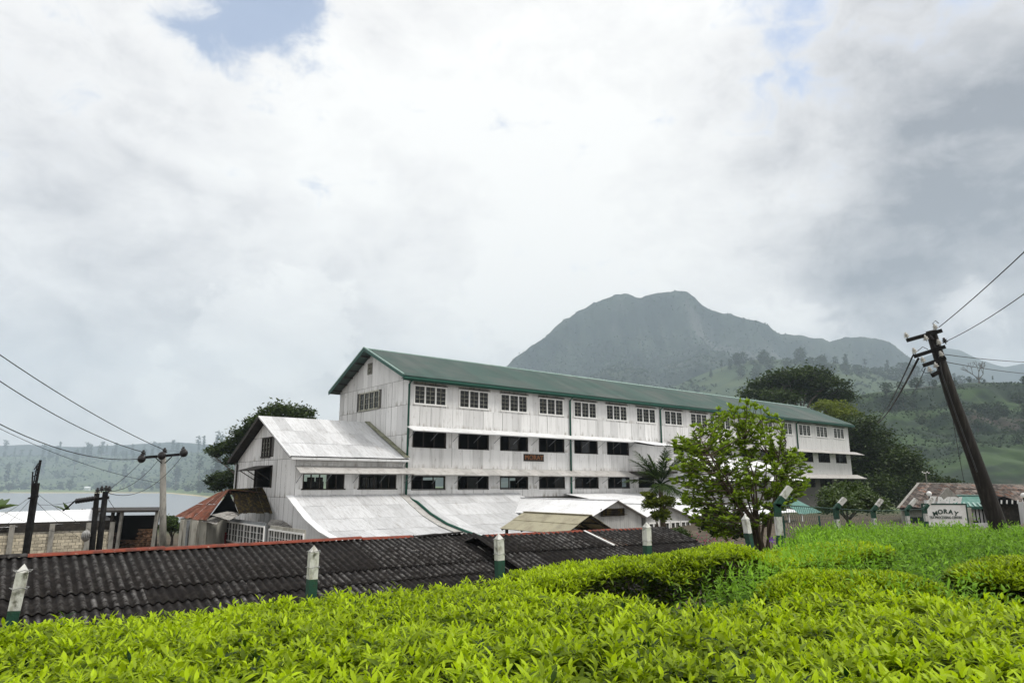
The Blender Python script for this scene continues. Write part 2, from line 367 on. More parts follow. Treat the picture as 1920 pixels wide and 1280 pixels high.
def leaves(name, P, D, L, Wd, material, tone, droop=.25, parent=None, fold=.18, rib=True, roll=None):
    """one mesh of many arched leaves; P base points, D directions, L lengths, Wd widths, tone 0..1 (numpy)"""
    n = len(P); D = D / np.linalg.norm(D, axis=1, keepdims=True)
    up = np.tile([0, 0, 1.], (n, 1)); S = np.cross(D, up); bad = np.linalg.norm(S, axis=1) < .05
    S[bad] = [1, 0, 0]; S /= np.linalg.norm(S, axis=1, keepdims=True)
    U = np.cross(S, D)
    a = RNG.uniform(-.6, .6, n) if roll is None else RNG.uniform(-roll, roll, n)
    ca, sa = np.cos(a)[:, None], np.sin(a)[:, None]; S, U = S * ca + U * sa, U * ca - S * sa
    L = np.broadcast_to(np.asarray(L, float), (n,)); Wd = np.broadcast_to(np.asarray(Wd, float), (n,)); dr = np.broadcast_to(np.asarray(droop, float), (n,))
    ts = [(.0, .12), (.34, .5), (.68, .40)] if rib else [(.0, .12), (.45, .5)]
    V = []
    for t_, hw in ts:
        c = P + D * (L * t_)[:, None] - U * (dr * L * t_ * t_)[:, None]
        if rib: V.append(c - U * (fold * Wd * hw)[:, None])
        V.append(c - S * (hw * Wd)[:, None]); V.append(c + S * (hw * Wd)[:, None])
    V.append(P + D * L[:, None] - U * (dr * L)[:, None])
    k = len(V); V = np.stack(V, 1).reshape(-1, 3)
    if rib: F = [(0, 3, 4, 1), (0, 2, 5, 3), (3, 6, 7, 4), (3, 5, 8, 6)]; T = [(6, 9, 7), (6, 8, 9)]
    else: F = [(0, 1, 3, 2)]; T = [(2, 3, 4)]
    off = (np.arange(n) * k)[:, None]
    loops = np.concatenate([np.concatenate([off + np.array(f) for f in F + T], 1)], 1)
    per = [len(f) for f in F + T]; tot = np.tile(per, n); start = np.concatenate([[0], np.cumsum(tot)[:-1]])
    me = bpy.data.meshes.new(name)
    me.vertices.add(len(V)); me.loops.add(loops.size); me.polygons.add(len(tot))
    if parent is not None: V = V - np.array(parent.location)
    me.vertices.foreach_set('co', V.astype(np.float32).ravel()); me.loops.foreach_set('vertex_index', loops.ravel().astype(np.int32))
    me.polygons.foreach_set('loop_start', start.astype(np.int32)); me.polygons.foreach_set('loop_total', tot.astype(np.int32))
    at = me.attributes.new('tone', 'FLOAT', 'POINT'); at.data.foreach_set('value', np.repeat(np.clip(tone, 0, 1), k).astype(np.float32))
    me.update(); me.validate(); me.shade_smooth(); me.materials.append(MATS[material])
    return link(name, me, parent)
def rand_dirs(n, zlo=-1.0, zhi=1.0):
    z = RNG.uniform(zlo, zhi, n); a = RNG.uniform(0, 2 * PI, n); r = np.sqrt(1 - z * z)
    return np.stack([r * np.cos(a), r * np.sin(a), z], 1)
def text_mesh(s, size, ext=.01, bold=0.0):
    cu = bpy.data.curves.new('lettering', 'FONT'); cu.body = s; cu.size = size; cu.extrude = ext; cu.align_x = 'CENTER'; cu.align_y = 'CENTER'; cu.offset = bold
    ob = bpy.data.objects.new('lettering', cu); COL.objects.link(ob); bpy.context.view_layer.update()
    me = bpy.data.meshes.new_from_object(ob.evaluated_get(bpy.context.evaluated_depsgraph_get())); bpy.data.objects.remove(ob); return me
def sstep(a, b, x):
    t_ = min(1, max(0, (x - a) / (b - a))); return t_ * t_ * (3 - 2 * t_)
def fbm(x, y, z=0.0, o=5): return mnoise.fractal(Vector((x, y, z)), .9, 2.1, o)
# ================================================================== terrain
FD = Vector((.843, .538)); FN = Vector((.538, -.843)); FP = Vector((-4.4, 6.2))      # fence line and its inner side
def fence_s(X, Y): return (X - FP.x) * FN.x + (Y - FP.y) * FN.y
def canopy(X, Y):
    yy = max(Y, 0)
    base = -.71 - .058 * yy + (.03 if X < 0 else .02) * X
    right = -.93 + (yy - 5.6) * .026
    k = sstep(1.2, 3.2, X) * sstep(4.6, 7.0, Y)
    return base * (1 - k) + right * k
def r_shore(u):
    pts = [(-3, 2000), (-.74, 1555), (-.50, 1540), (-.434, 1056), (-.40, 740), (-.30, 480), (-.2, 380), (3, 380)]
    for (a, b), (c, d) in zip(pts, pts[1:]):
        if a <= u <= c: return b + (d - b) * (u - a) / (c - a)
    return 380
LAKE_Z = -22.0
def ground_z(X, Y):
    cl = -4.5 + 1.7 * sstep(-6, 14, X)
    s = fence_s(X, Y); ext = sstep(2.6, 6.5, X) * 4.6
    tg = canopy(X, min(Y, 16)) - .92
    near = cl + (tg - cl) * sstep(-2.9, -.35, s + ext)
    if Y <= 20: return near
    u = X / Y; r = Y
    z = near
    left = sstep(-.10, -.28, u) if False else 1 - sstep(-.30, -.12, u)
    zl = near + (-25 - near) * sstep(62, 300, r)
    sh = r_shore(u); d = r - sh
    if d > -60:
        k = sstep(-60, 25, d); hill = -21.3 + .020 * max(d, 0) + 96 * sstep(280, 1260, d) + max(0, d - 1000) * .02
        if d > 0: hill += 9 * fbm(X * .004, Y * .004) * sstep(60, 400, d) + 1.2 * fbm(X * .03, Y * .03) * sstep(20, 200, d)
        zl = zl + (hill - zl) * k
    zr = near + (-9 - near) * sstep(70, 170, r) + 6 * fbm(X * .01, Y * .01) * sstep(120, 300, r)
    return zl * left + zr * (1 - left)
vs = []; fs = []
thetas = [-PI + PI * .0]
front = list(np.linspace(-math.radians(52), math.radians(52), 250)); rear = list(np.linspace(math.radians(52), 2 * PI - math.radians(52), 40))[1:-1]
thetas = front + rear
radii = [0.0] + list(np.geomspace(1.2, 40, 80)) + list(np.geomspace(41.5, 3600, 125)) + [9000]
nT = len(thetas)
for r in radii:
    for th in thetas:
        X, Y = r * math.sin(th), r * math.cos(th)
        z = ground_z(X, Y) if r < 4000 else 20.0
        if 1.5 < r < 200: z += .05 * fbm(X * .5, Y * .5)
        vs.append((X, Y, z))
for i in range(len(radii) - 1):
    for j in range(nT):
        a = i * nT + j; b = i * nT + (j + 1) % nT; fs.append((a, a + nT, b + nT, b))
# ground material: bare courtyard earth near, grass and scrub farther out
m = mat('ground', (.10, .078, .052), .95, (.055, .045, .03), .8, .4, .65, bump=.4, bscale=5)
t = m.node_tree; p = t.nodes['Principled BSDF']; old = p.inputs['Base Color'].links[0].from_socket
g = t.nodes.new('ShaderNodeNewGeometry'); sp_ = t.nodes.new('ShaderNodeSeparateXYZ'); t.links.new(g.outputs['Position'], sp_.inputs[0])
def gn(sc, de=5):
    n = t.nodes.new('ShaderNodeTexNoise'); n.inputs['Scale'].default_value = sc; n.inputs['Detail'].default_value = de; t.links.new(g.outputs['Position'], n.inputs[0]); return n.outputs['Fac']
def gmix(f, a, b):
    n = t.nodes.new('ShaderNodeMix'); n.data_type = 'RGBA'; t.links.new(f, n.inputs[0])
    for i, v in ((6, a), (7, b)):
        if isinstance(v, tuple): n.inputs[i].default_value = (*v, 1)
        else: t.links.new(v, n.inputs[i])
    return n.outputs[2]
def gmr(s_, a, b):
    n = t.nodes.new('ShaderNodeMapRange'); n.interpolation_type = 'SMOOTHSTEP'; t.links.new(s_, n.inputs[0]); n.inputs[1].default_value = a; n.inputs[2].default_value = b; return n.outputs[0]
grass = gmix(gmr(sp_.outputs['Z'], -14, 4), (.13, .18, .05), (.065, .090, .048))
grass = gmix(gmr(gn(.005, 8), .45, .6), grass, (.075, .105, .035))
grass = gmix(gmr(gn(.03, 6), .55, .68), grass, (.035, .055, .02))
sand = gmix(gmr(sp_.outputs['Z'], -19.8, -21.3), grass, (.46, .38, .22))
c = gmix(gmr(sp_.outputs['Y'], 58, 75), old, sand); t.links.new(c, p.inputs['Base Color'])
me = bpy.data.meshes.new('ground'); me.from_pydata(vs, [], fs); me.update(); me.shade_smooth(); me.materials.append(m)
kind(link('ground', me), 'structure')

m = mat('lake_water', (.16, .175, .185), .28, spec=1.0)
p = m.node_tree.nodes['Principled BSDF']; p.inputs['IOR'].default_value = 1.6
bmp = m.node_tree.nodes.new('ShaderNodeBump'); nz = m.node_tree.nodes.new('ShaderNodeTexNoise'); nz.inputs['Scale'].default_value = .25; nz.inputs['Detail'].default_value = 4
g_ = m.node_tree.nodes.new('ShaderNodeNewGeometry'); m.node_tree.links.new(g_.outputs['Position'], nz.inputs[0]); m.node_tree.links.new(nz.outputs['Fac'], bmp.inputs['Height'])
bmp.inputs['Strength'].default_value = .008; m.node_tree.links.new(bmp.outputs[0], p.inputs['Normal'])
lake = MB().add([(-2800, 180, LAKE_Z), (90, 180, LAKE_Z), (90, 1850, LAKE_Z), (-2800, 1850, LAKE_Z)], [(0, 1, 2, 3)]).build('lake', 'lake_water')
kind(lake, 'structure')

HILLS = {}
def hill_mesh(name, crest, D, depth, foot, material, prof, namp, nscale, nu=170, nv=46, back=.5, rough=1.0):
    pts = [W(px, py, D) for px, py in crest]; xs = [q.x for q in pts]; zs = [q.z for q in pts]
    X = np.linspace(xs[0], xs[-1], nu); Z = np.interp(X, xs, zs); vs = []; fs = []
    vv = list(-np.linspace(1, 0, 8)[:-1]) + list(np.linspace(0, 1, nv))
    for v in vv:
        for i in range(nu):
            x = X[i]; zc = Z[i]
            if v < 0: z = zc + (foot - zc) * (-v) ** 1.2; y = D - v * depth * back
            else:
                f = np.interp(v, [q[0] for q in prof], [q[1] for q in prof]); z = zc + (foot - zc) * f; y = D - v * depth
            e_ = min(1, abs(v) * 5 + .02)
            gully = fbm(x * nscale * 2.2, y * nscale * .7, 3.3, 6); nz_ = fbm(x * nscale, y * nscale, 9.1, 6)
            y -= abs(zc - foot) * .16 * gully * e_ * rough
            z += namp * nz_ * e_ + namp * .10 * fbm(x * nscale * 9, y * nscale * 9, 1.7, 4)
            vs.append((x, y, z))
    for j in range(len(vv) - 1):
        for i in range(nu - 1): a = j * nu + i; fs.append((a, a + nu, a + nu + 1, a + 1))
    me = bpy.data.meshes.new(name); me.from_pydata(vs, [], fs); me.update(); me.shade_smooth(); me.materials.append(MATS[material])
    HILLS[name] = np.array(vs)[7 * nu:].reshape(nv, nu, 3); o = link(name, me); return kind(o, 'structure')
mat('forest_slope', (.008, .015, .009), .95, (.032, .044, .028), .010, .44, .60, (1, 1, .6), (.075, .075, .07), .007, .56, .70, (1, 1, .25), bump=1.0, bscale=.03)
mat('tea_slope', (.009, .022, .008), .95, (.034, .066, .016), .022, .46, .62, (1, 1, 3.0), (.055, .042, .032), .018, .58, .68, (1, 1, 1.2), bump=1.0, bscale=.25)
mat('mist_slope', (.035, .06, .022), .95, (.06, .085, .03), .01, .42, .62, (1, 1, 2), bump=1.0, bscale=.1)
MPROF = [(0, 0), (.02, .07), (.05, .20), (.09, .27), (.14, .34), (.4, .60), (.7, .83), (1, 1)]
PROF = [(0, 0), (.06, .10), (.16, .28), (.4, .58), (.7, .82), (1, 1)]
hill_mesh('mountain', [(800, 830), (880, 745), (920, 712), (945, 690), (975, 664), (1010, 641), (1050, 606), (1085, 581), (1120, 565), (1152, 552), (1170, 548), (1190, 555), (1206, 558), (1225, 550), (1255, 547), (1288, 546), (1302, 555), (1318, 573), (1332, 581), (1370, 590), (1420, 602), (1445, 614), (1462, 626), (1500, 629), (1530, 634), (1555, 640), (1585, 633), (1640, 632), (1668, 640), (1690, 656), (1712, 672), (1745, 695), (1800, 720), (1900, 760), (2050, 800)],
          2300, 1250, -15, 'forest_slope', MPROF, 70, .0025, nu=420, nv=80, rough=1.7)
hill_mesh('far_mountain', [(1500, 790), (1600, 730), (1680, 690), (1735, 668), (1775, 652), (1800, 656), (1840, 676), (1885, 688), (1925, 680), (1990, 660), (2100, 640), (2300, 700)],
          3200, 900, 0, 'forest_slope', PROF, 30, .0021, nu=120, nv=30)
hill_mesh('far_ridge', [(-900, 830), (-300, 842), (-60, 838), (50, 833), (140, 838), (230, 834), (330, 828), (420, 836), (520, 826), (640, 832), (760, 838), (900, 836), (1000, 845)],
          3300, 700, 0, 'forest_slope', PROF, 12, .0025, nu=170, nv=24)
MIDD, NEARD = 1350, 480
MIDH = [(1080, 800), (1180, 758), (1260, 725), (1330, 696), (1380, 680), (1430, 672), (1500, 674), (1570, 682), (1640, 692), (1700, 700), (1760, 712), (1850, 730), (1950, 750), (2200, 770)]
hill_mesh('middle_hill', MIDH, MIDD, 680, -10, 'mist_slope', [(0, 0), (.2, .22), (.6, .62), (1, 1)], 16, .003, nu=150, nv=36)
NEARH = [(1440, 830), (1540, 775), (1600, 742), (1640, 735), (1700, 729), (1760, 722), (1850, 716), (1920, 719), (2050, 712), (2300, 690)]
hill_mesh('near_hill', NEARH, NEARD, 230, -9, 'tea_slope', [(0, 0), (.07, .05), (.12, .20), (.35, .48), (.42, .51), (.7, .80), (1, 1)], 5.0, .017, nu=230, nv=80, rough=1.3)

def scrub(name, hill, n, v0, v1, size, tone=(0, 1), material='leaf_far', patch=.003):
    H = HILLS[hill]; nv_, nu_ = H.shape[:2]
    a = RNG.uniform(v0, v1, n) * (nv_ - 2); b_ = RNG.uniform(0, nu_ - 2, n); i, j = a.astype(int), b_.astype(int); fa, fb = (a - i)[:, None], (b_ - j)[:, None]
    P = (H[i, j] * (1 - fa) + H[i + 1, j] * fa) * (1 - fb) + (H[i, j + 1] * (1 - fa) + H[i + 1, j + 1] * fa) * fb
    k = np.array([fbm(p[0] * patch, p[2] * patch * 2, 4.4, 4) for p in P]) > RNG.uniform(-.6, .35, n); P = P[k]; m_ = len(P)
    P[:, 2] += RNG.uniform(-.1, .45, m_) * size
    return kind(leaves(name, P, rand_dirs(m_, -.2, .9), RNG.uniform(.6, 1.4, m_) * size, RNG.uniform(.6, 1.0, m_) * size, material, RNG.uniform(*tone, m_), .2, None, rib=False, roll=1.5), 'stuff')
scrub('mountain_forest', 'mountain', 60000, .0, .7, 6.5)
scrub('hill_scrub', 'near_hill', 26000, .03, .55, 1.4, patch=.03)
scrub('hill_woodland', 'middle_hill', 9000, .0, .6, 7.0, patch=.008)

n_ = 5500; u_ = RNG.uniform(-.82, -.36, n_); d_ = RNG.uniform(240, 1350, n_); P_ = []
for u0, d0 in zip(u_, d_):
    Y0 = r_shore(u0) + d0; X0 = u0 * Y0
    if fbm(X0 * .006, Y0 * .006, 2.2, 4) > random.uniform(-.25, .55) - d0 * .0003: P_.append((X0, Y0, ground_z(X0, Y0) + random.uniform(0, 4)))
P_ = np.array(P_); n_ = len(P_)
kind(leaves('lakeside_woodland', P_, rand_dirs(n_, -.2, .9), RNG.uniform(5, 11, n_), RNG.uniform(4, 8, n_), 'leaf_far', RNG.uniform(0, 1, n_), .2, None, rib=False, roll=1.5), 'stuff')

# ================================================================== the tea factory
ANG = math.radians(39.0)
AX = Vector((math.cos(ANG), math.sin(ANG), 0)); BX = Vector((-math.sin(ANG), math.cos(ANG), 0))
C0 = W(765, 800, 46.0); C0.z = 0
def on_y(px, py, y0=0.0):                     # photo point on the factory's plane y = y0 -> (x, z)
    r = ray(px, py); P_ = r * ((C0 + BX * y0).dot(BX) / r.dot(BX)); return (P_ - C0).dot(AX), P_.z
def on_x(px, py, x0=0.0):
    r = ray(px, py); P_ = r * ((C0 + AX * x0).dot(AX) / r.dot(AX)); return (P_ - C0).dot(BX), P_.z
def FW(x, y, z): return C0 + AX * x + BX * y + Vector((0, 0, z))
GZ = -4.5
def factory_thing(name, label, cat, gz=GZ): return thing(name, label, cat, (C0.x, C0.y, gz), ANG)

LEN, WID = 62.8, 10.75
fac = factory_thing('tea_factory', 'long three storey white corrugated tea factory with green metal roof', 'factory')
WX = [.41, 4.14, 7.88, 11.68, 15.48, 19.30, 23.15, 27.05, 30.96, 34.86, 38.80, 42.80, 46.85, 50.92, 54.88, 59.05]; WW = 2.58
top_ops = [(x, x + WW, 5.26, 6.58) for x in WX]
mid_ops = [(x, x + WW + .05, 2.38, 3.42) for x in WX]
low_ops = [(x - .05, x + WW + .06, -.42, .46) for x in WX]
fr = MB().wall(0, LEN, -1.0, 7.1, .03, .15, top_ops + mid_ops + low_ops)
fr.wall(0, LEN, GZ, -1.0, .03, .15, [])
fr.wall(0, LEN, GZ, 7.1, WID - .12, WID, [(x - .05, x + WW, -.42, .46) for x in WX[::2]] + [(x + .8, x + 1.7, 5.5, 6.4) for x in WX[::3]]); fr.box(LEN - .12, LEN, .15, WID - .12, GZ, 7.1)
fr.add([(LEN, 0, 7.1), (LEN, WID, 7.1), (LEN, 5.4, 9.55), (LEN - .12, 0, 7.1), (LEN - .12, WID, 7.1), (LEN - .12, 5.4, 9.55)], [(0, 1, 2), (5, 4, 3)])
wall = fr.build('wall', 'backing', fac)
inn = MB()
for z in (-1.3, 1.2, 4.1): inn.box(.2, LEN - .2, .2, WID - .2, z, z + .15)
inn.box(.2, LEN - .2, 4.0, 4.1, 1.4, 7.0)
for k in range(9): inn.box(1.5 + k * 6.7, 4.2 + k * 6.7, 3 + (k % 3) * 2, 3.6 + (k % 3) * 2, -1.1, .2 + .5 * (k % 2))
inn.build('interior_floor', 'dark_interior', fac)
# gable wall facing the lake: built in its own frame (x' = distance from the front corner)
def gable(parent, x0, width, apex_y, z_eave, z_apex, z_bot, ops, nm='gable_wall', th=.12):
    b = MB(); tmp = MB().wall(0, width, z_bot, z_eave, 0, th, ops); b.add([(x0 + y, x, z) for x, y, z in tmp.v], [tuple(reversed(f)) for f in tmp.f])
    b.add([(x0, 0, z_eave), (x0, width, z_eave), (x0, apex_y, z_apex), (x0 + th, 0, z_eave), (x0 + th, width, z_eave), (x0 + th, apex_y, z_apex)], [(2, 1, 0), (3, 4, 5)])
    return b.build(nm, 'backing', parent)
gable(fac, .03, WID, 5.4, 7.1, 9.5, GZ, [(4.2, 7.3, 5.28, 6.64)])
# sheets ---------------------------------------------------------------
far = MB()
def far_sheet(x0, x1, y, z, h):
    n = max(2, int((x1 - x0) / .105)); b = [(x0 + (x1 - x0) * i / n, y - .012 * (i % 2), zz) for i in range(n + 1) for zz in (z, z + h)]
    far.add(b, [(2 * i, 2 * i + 2, 2 * i + 3, 2 * i + 1) for i in range(n)])
def facade_row(x0, x1, y, z, h, wid):
    n = max(1, round((x1 - x0) / wid)); w = (x1 - x0) / n
    for i in range(n):
        xa = x0 + i * w
        if xa > 41: far_sheet(xa, xa + w, y - random.random() * .008, z, h)
        else: sheet(fac, 'wall_sheet', (xa, y - random.random() * .008, z), w - random.choice((.004, .012, .03)), h * random.uniform(.982, 1.0), 'white_sheet')
edges = [0] + [v for x in WX for v in (x, x + WW)] + [LEN]
for a, b in zip(edges[::2], edges[1::2]):
    if b - a > .1:
        facade_row(a, b, 0, 5.1, 2.0, .66)
        facade_row(a, b, .005, 2.36, 1.45, .62)
        if a < 41: facade_row(a, b, .005, -.42, 1.5, .62)
for x in WX: facade_row(x, x + WW, 0, 6.60, .5, .86); facade_row(x, x + WW, .004, 5.08, .17, 1.3); facade_row(x, x + WW, .004, 3.42, .4, 1.3)
facade_row(0, LEN, -.012, 3.68, 1.46, .9)
facade_row(0, LEN, -.010, .92, 1.47, .9)
facade_row(0, 30, -.010, -1.0, .6, .9)
kind(far.build('wall_sheets', 'white_sheet', fac), 'stuff')
# gable sheets: rows from the joints seen in the photo
def gable_sheets(parent, x0, width, apex_y, z_eave, z_apex, rows, ops, wid=.78, material='white_sheet', name='gable_sheet'):
    n = round(width / wid); w = width / n
    for r in range(len(rows) - 1):
        za, zb = rows[r], rows[r + 1]
        for i in range(n):
            ya, yb = i * w, (i + 1) * w; ym = (ya + yb) / 2
            def lim(y): return z_eave + (z_apex - z_eave) * (y / apex_y if y < apex_y else (width - y) / (width - apex_y))
            segs = [(za, zb)]
            for oa, ob, oz0, oz1 in ops:
                if ya < ob - .1 and yb > oa + .1:
                    ns = []
                    for s0, s1 in segs:
                        if oz0 > s0: ns.append((s0, min(s1, oz0)))
                        if oz1 < s1: ns.append((max(s0, oz1), s1))
                        if oz1 <= s0 or oz0 >= s1: ns.append((s0, s1)) if (s0, s1) not in ns else None
                    segs = ns
            for s0, s1 in segs:
                la, lb = min(lim(ya), s1), min(lim(yb), s1)
                if max(la, lb) - s0 < .06: continue
                if min(la, lb) >= s1 - 1e-4:
                    sheet(parent, name, (x0 - random.random() * .008, yb, s0), w - random.choice((.004, .012, .03)), s1 - s0 - .02, material, rz=-PI / 2)
                else:                                    # sheet trimmed to the rake
                    k = 8; b = MB(); pts = []
                    for q in range(k + 1):
                        y = yb + (ya - yb) * q / k; top = max(s0 + .005, min(lim(y), s1)); pts += [(x0 - .012 * (q % 2) - .003, y, s0), (x0 - .012 * (q % 2) - .003, y, top)]
                    b.add(pts, [(2 * q, 2 * q + 2, 2 * q + 3, 2 * q + 1) for q in range(k)]).build(name, material, parent)
gable_sheets(fac, 0, WID, 5.4, 7.1, 9.5, [1.4, 3.2, 5.22, 6.95, 9.5], [(4.2, 7.3, 5.28, 6.64)])
# roof -----------------------------------------------------------------
RX0, RX1 = -.75, LEN + .55; EY, EZ, RY, RZ = -.5, 7.0, 5.4, 9.68; BY = WID + .5
slope = math.hypot(RY - EY, RZ - EZ)
rf = MB().slab([(RX0, EY, EZ), (RX1, EY, EZ), (RX1, RY, RZ), (RX0, RY, RZ)], .05).slab([(RX0, RY, RZ), (RX1, RY, RZ), (RX1, BY, EZ), (RX0, BY, EZ)], .05)
roof = rf.build('roof', 'roof_green', fac)
slope_rows(fac, 'roof_sheet', RX0, RX1, [(RY, RZ + .02), (EY - .05, EZ + .02)], 'roof_green', wid=.92, pitch=.23, amp=.07, jit=.0008)
MB().tube([(RX0, RY, RZ + .05), (RX1, RY, RZ + .05)], .10, 10).build('ridge_cap', 'pale_teal', fac, True)
ba = MB()                                   # barge boards on the rake
ba.bar((RX0 - .02, EY - .05, EZ - .02), (RX0 - .02, RY, RZ + .03), .04, .22); ba.bar((RX0 - .02, BY, EZ - .04), (RX0 - .02, RY, RZ + .03), .04, .22)
ba.build('barge_board', 'green_paint', fac)
tr = MB(); tr.bar((RX0 - .02, EY - .05, EZ + .13), (RX0 - .02, RY, RZ + .18), .10, .07); tr.bar((RX0 - .02, BY, EZ + .11), (RX0 - .02, RY, RZ + .18), .10, .07); tr.build('verge_trim', 'pale_teal', fac)
for i in range(6):
    y = 5.9 + i * .92; z = RZ - (y - RY) * (RZ - EZ) / (BY - RY) - .16
    MB().box(RX0 + .05, 0, y - .05, y + .05, z - .09, z).build('purlin_end', 'dark_wood', fac)
gt = MB().box(RX0, RX1, EY - .17, EY - .01, EZ - .16, EZ - .02); gt.box(RX0, RX1, EY + .02, EY + .06, EZ - .26, EZ - .02)
gt.build('gutter', 'green_paint', fac)
sof = MB().box(RX0 + .1, RX1 - .1, EY + .07, .0, EZ - .10, EZ - .07).build('soffit', 'dark_wood', fac)
for x, zb in ((-.06, -.9), (14.95, -.9), (26.35, 1.0), (34.25, -.9), (50.3, -.9)):
    p_ = MB().tube([(x, EY - .08, EZ - .12), (x, -.12, EZ - .45), (x, -.12, zb)], .075, 8); p_.build('downpipe', 'green_paint', fac, True)
# windows ----------------------------------------------------------------
def casement_window(parent, x0, x1, z0, z1, y, lights=3, rows=4, frame='white_paint', shade=(), gx=None, nm='window', muntin='dirty_paint'):
    """gx: build on the plane x = gx instead (first axis then runs along y)"""
    def put(b, n_, m_, par):
        if gx is not None: b.v = [(gx + (v[1] - y), v[0], v[2]) for v in b.v]; b.f = [tuple(reversed(f)) for f in b.f]
        return b.build(n_, m_, par)
    f = MB(); t_ = .07
    f.box(x0 - .04, x1 + .04, y - .07, y + .06, z1 - t_, z1 + .02); f.box(x0 - .06, x1 + .06, y - .10, y + .06, z0 - .05, z0 + .05)
    f.box(x0 - .04, x0 + t_ - .02, y - .065, y + .055, z0 + .05, z1 - t_); f.box(x1 - t_ + .02, x1 + .04, y - .065, y + .055, z0 + .05, z1 - t_)
    w = (x1 - x0) / lights
    for i in range(1, lights): f.box(x0 + i * w - .055, x0 + i * w + .055, y - .06, y + .05, z0 + .05, z1 - t_)
    win = put(f, nm, frame, parent)
    for i in range(lights):
        a, b = x0 + i * w + .07, x0 + (i + 1) * w - .07
        c = MB()
        c.box((a + b) / 2 - .011, (a + b) / 2 + .011, y - .028, y - .004, z0 + .05, z1 - t_)
        for r in range(1, rows): zz = z0 + .05 + (z1 - z0 - .12) * r / rows; c.box(a, b, y - .03, y - .006, zz - .011, zz + .011)
        c.v = [(q[0], q[1], q[2] - parent.location.z) for q in c.v]
        put(c, 'muntin', muntin if i in shade or muntin == 'white_paint' else 'dirty_paint', None).parent = win
        g2 = MB().box(a - .02, b + .02, y + .0, y + .02, z0 + .03, z1 - .05); g2.v = [(q[0], q[1], q[2] - parent.location.z) for q in g2.v]
        put(g2, 'pane', 'glass_dark', None).parent = win
    return win
for i, x in enumerate(WX):
    casement_window(fac, x, x + WW, 5.28, 6.56, .02, shade=(0, 1, 2) if i in (2, 5, 6) else ())
    b = MB().box(x - .1, x + WW + .1, -.11, .02, 6.60, 6.64); b.build('window_head', 'dark_wood', fac)
    for (z0, z1, nm) in ((2.38, 3.42, 'open_window'), (-.42, .46, 'open_window')):
        if z0 > 0 and 20.5 < x < 38: continue
        if z0 < 0 and x > 21 and x < 44: continue
        f = MB(); f.box(x - .04, x + WW + .1, -.04, .12, z0 - .05, z0 + .0)
        f.box(x - .04, x + .03, -.03, .12, z0, z1); f.box(x + WW, x + WW + .07, -.03, .12, z0, z1)
        for q in (1, 2): f.box(x + q * .86 - .03, x + q * .86 + .03, .04, .12, z0, z1)
        ow = f.build(nm, 'dark_wood', fac)
        k = random.choice((0, 1, 2))
        if random.random() < .55: continue
        g2 = MB().box(x + k * .86 + .05, x + k * .86 + .80, .05, .07, z0 + .03, z1 - .1); g2.v = [(a_, b_, c_ - GZ) for a_, b_, c_ in g2.v]
        g2.build('pane', 'glass_dark', None).parent = ow
casement_window(fac, 4.24, 7.26, 5.30, 6.62, .03, lights=4, rows=3, gx=.03, frame='dirty_paint', shade=(0, 1, 2, 3))
lv = MB().box(-.03, .02, 5.42, 6.15, 7.93, 8.79)
lv = lv.build('vent_window', 'dark_wood', fac)
b = MB()
for i in range(5): b.box(-.055, -.03, 5.46 + i * .16, 5.49 + i * .16, 7.95, 8.77)
for i in range(4): b.box(-.058, -.032, 5.44, 6.13, 7.95 + i * .27, 7.98 + i * .27)
b.v = [(x, y, z - GZ) for x, y, z in b.v]; b.build('muntin', 'dirty_paint', None).parent = lv
# awnings ------------------------------------------------------------------
def awning(parent, x0, x1, z_in, z_out, out, material, y0=-.02, wid=1.0):
    s = math.hypot(out, z_in - z_out)
    sl = MB().slab([(x0, y0 - out, z_out - .01), (x1, y0 - out, z_out - .01), (x1, y0, z_in - .01), (x0, y0, z_in - .01)], .02).build('awning', material, parent)
    n = max(1, round((x1 - x0) / wid)); w = (x1 - x0) / n; dy, dz = out / s, (z_in - z_out) / s
    for i in range(n):
        o = sheet(parent, 'awning_sheet', (x0 + i * w, y0 - out - .02, z_out + .012 + random.uniform(0, .012)), w * 1.01, s * random.uniform(1.0, 1.03), material, pitch=.13, amp=.012, tilt=-math.atan2(dy, dz), jit=.006)
    k = max(2, round((x1 - x0) / 1.9))
    for i in range(k + 1):
        x = x0 + .15 + (x1 - x0 - .3) * i / k
        MB().bar((x, y0 - out * .9, z_out - .03), (x, y0, z_out - .55), .024).build('awning_bracket', 'grey_panel', parent)
awning(fac, -.15, 21.9, 3.74, 3.37, 1.0, 'awning_white')
awning(fac, 27.3, 64.2, 3.74, 3.36, 1.1, 'awning_grey', wid=1.6)
awning(fac, -.02, 22.4, .97, .50, 1.0, 'awning_grey')
awning(fac, 40.0, 64.0, .97, .50, 1.2, 'awning_grey', wid=1.6)
# lettering on the facade
plate = MB().box(10.08, 12.1, -.06, -.025, 1.62, 2.16).build('name_board', 'dark_wood', fac)
me = text_mesh('MORAY', .62, .02); me.materials.append(MATS['brown_letter'])
o = link('lettering', me, plate); o.location = (11.09, -.085, 1.89 - GZ); o.rotation_euler = (PI / 2, 0, 0); o.scale = (.86, .82, 1)
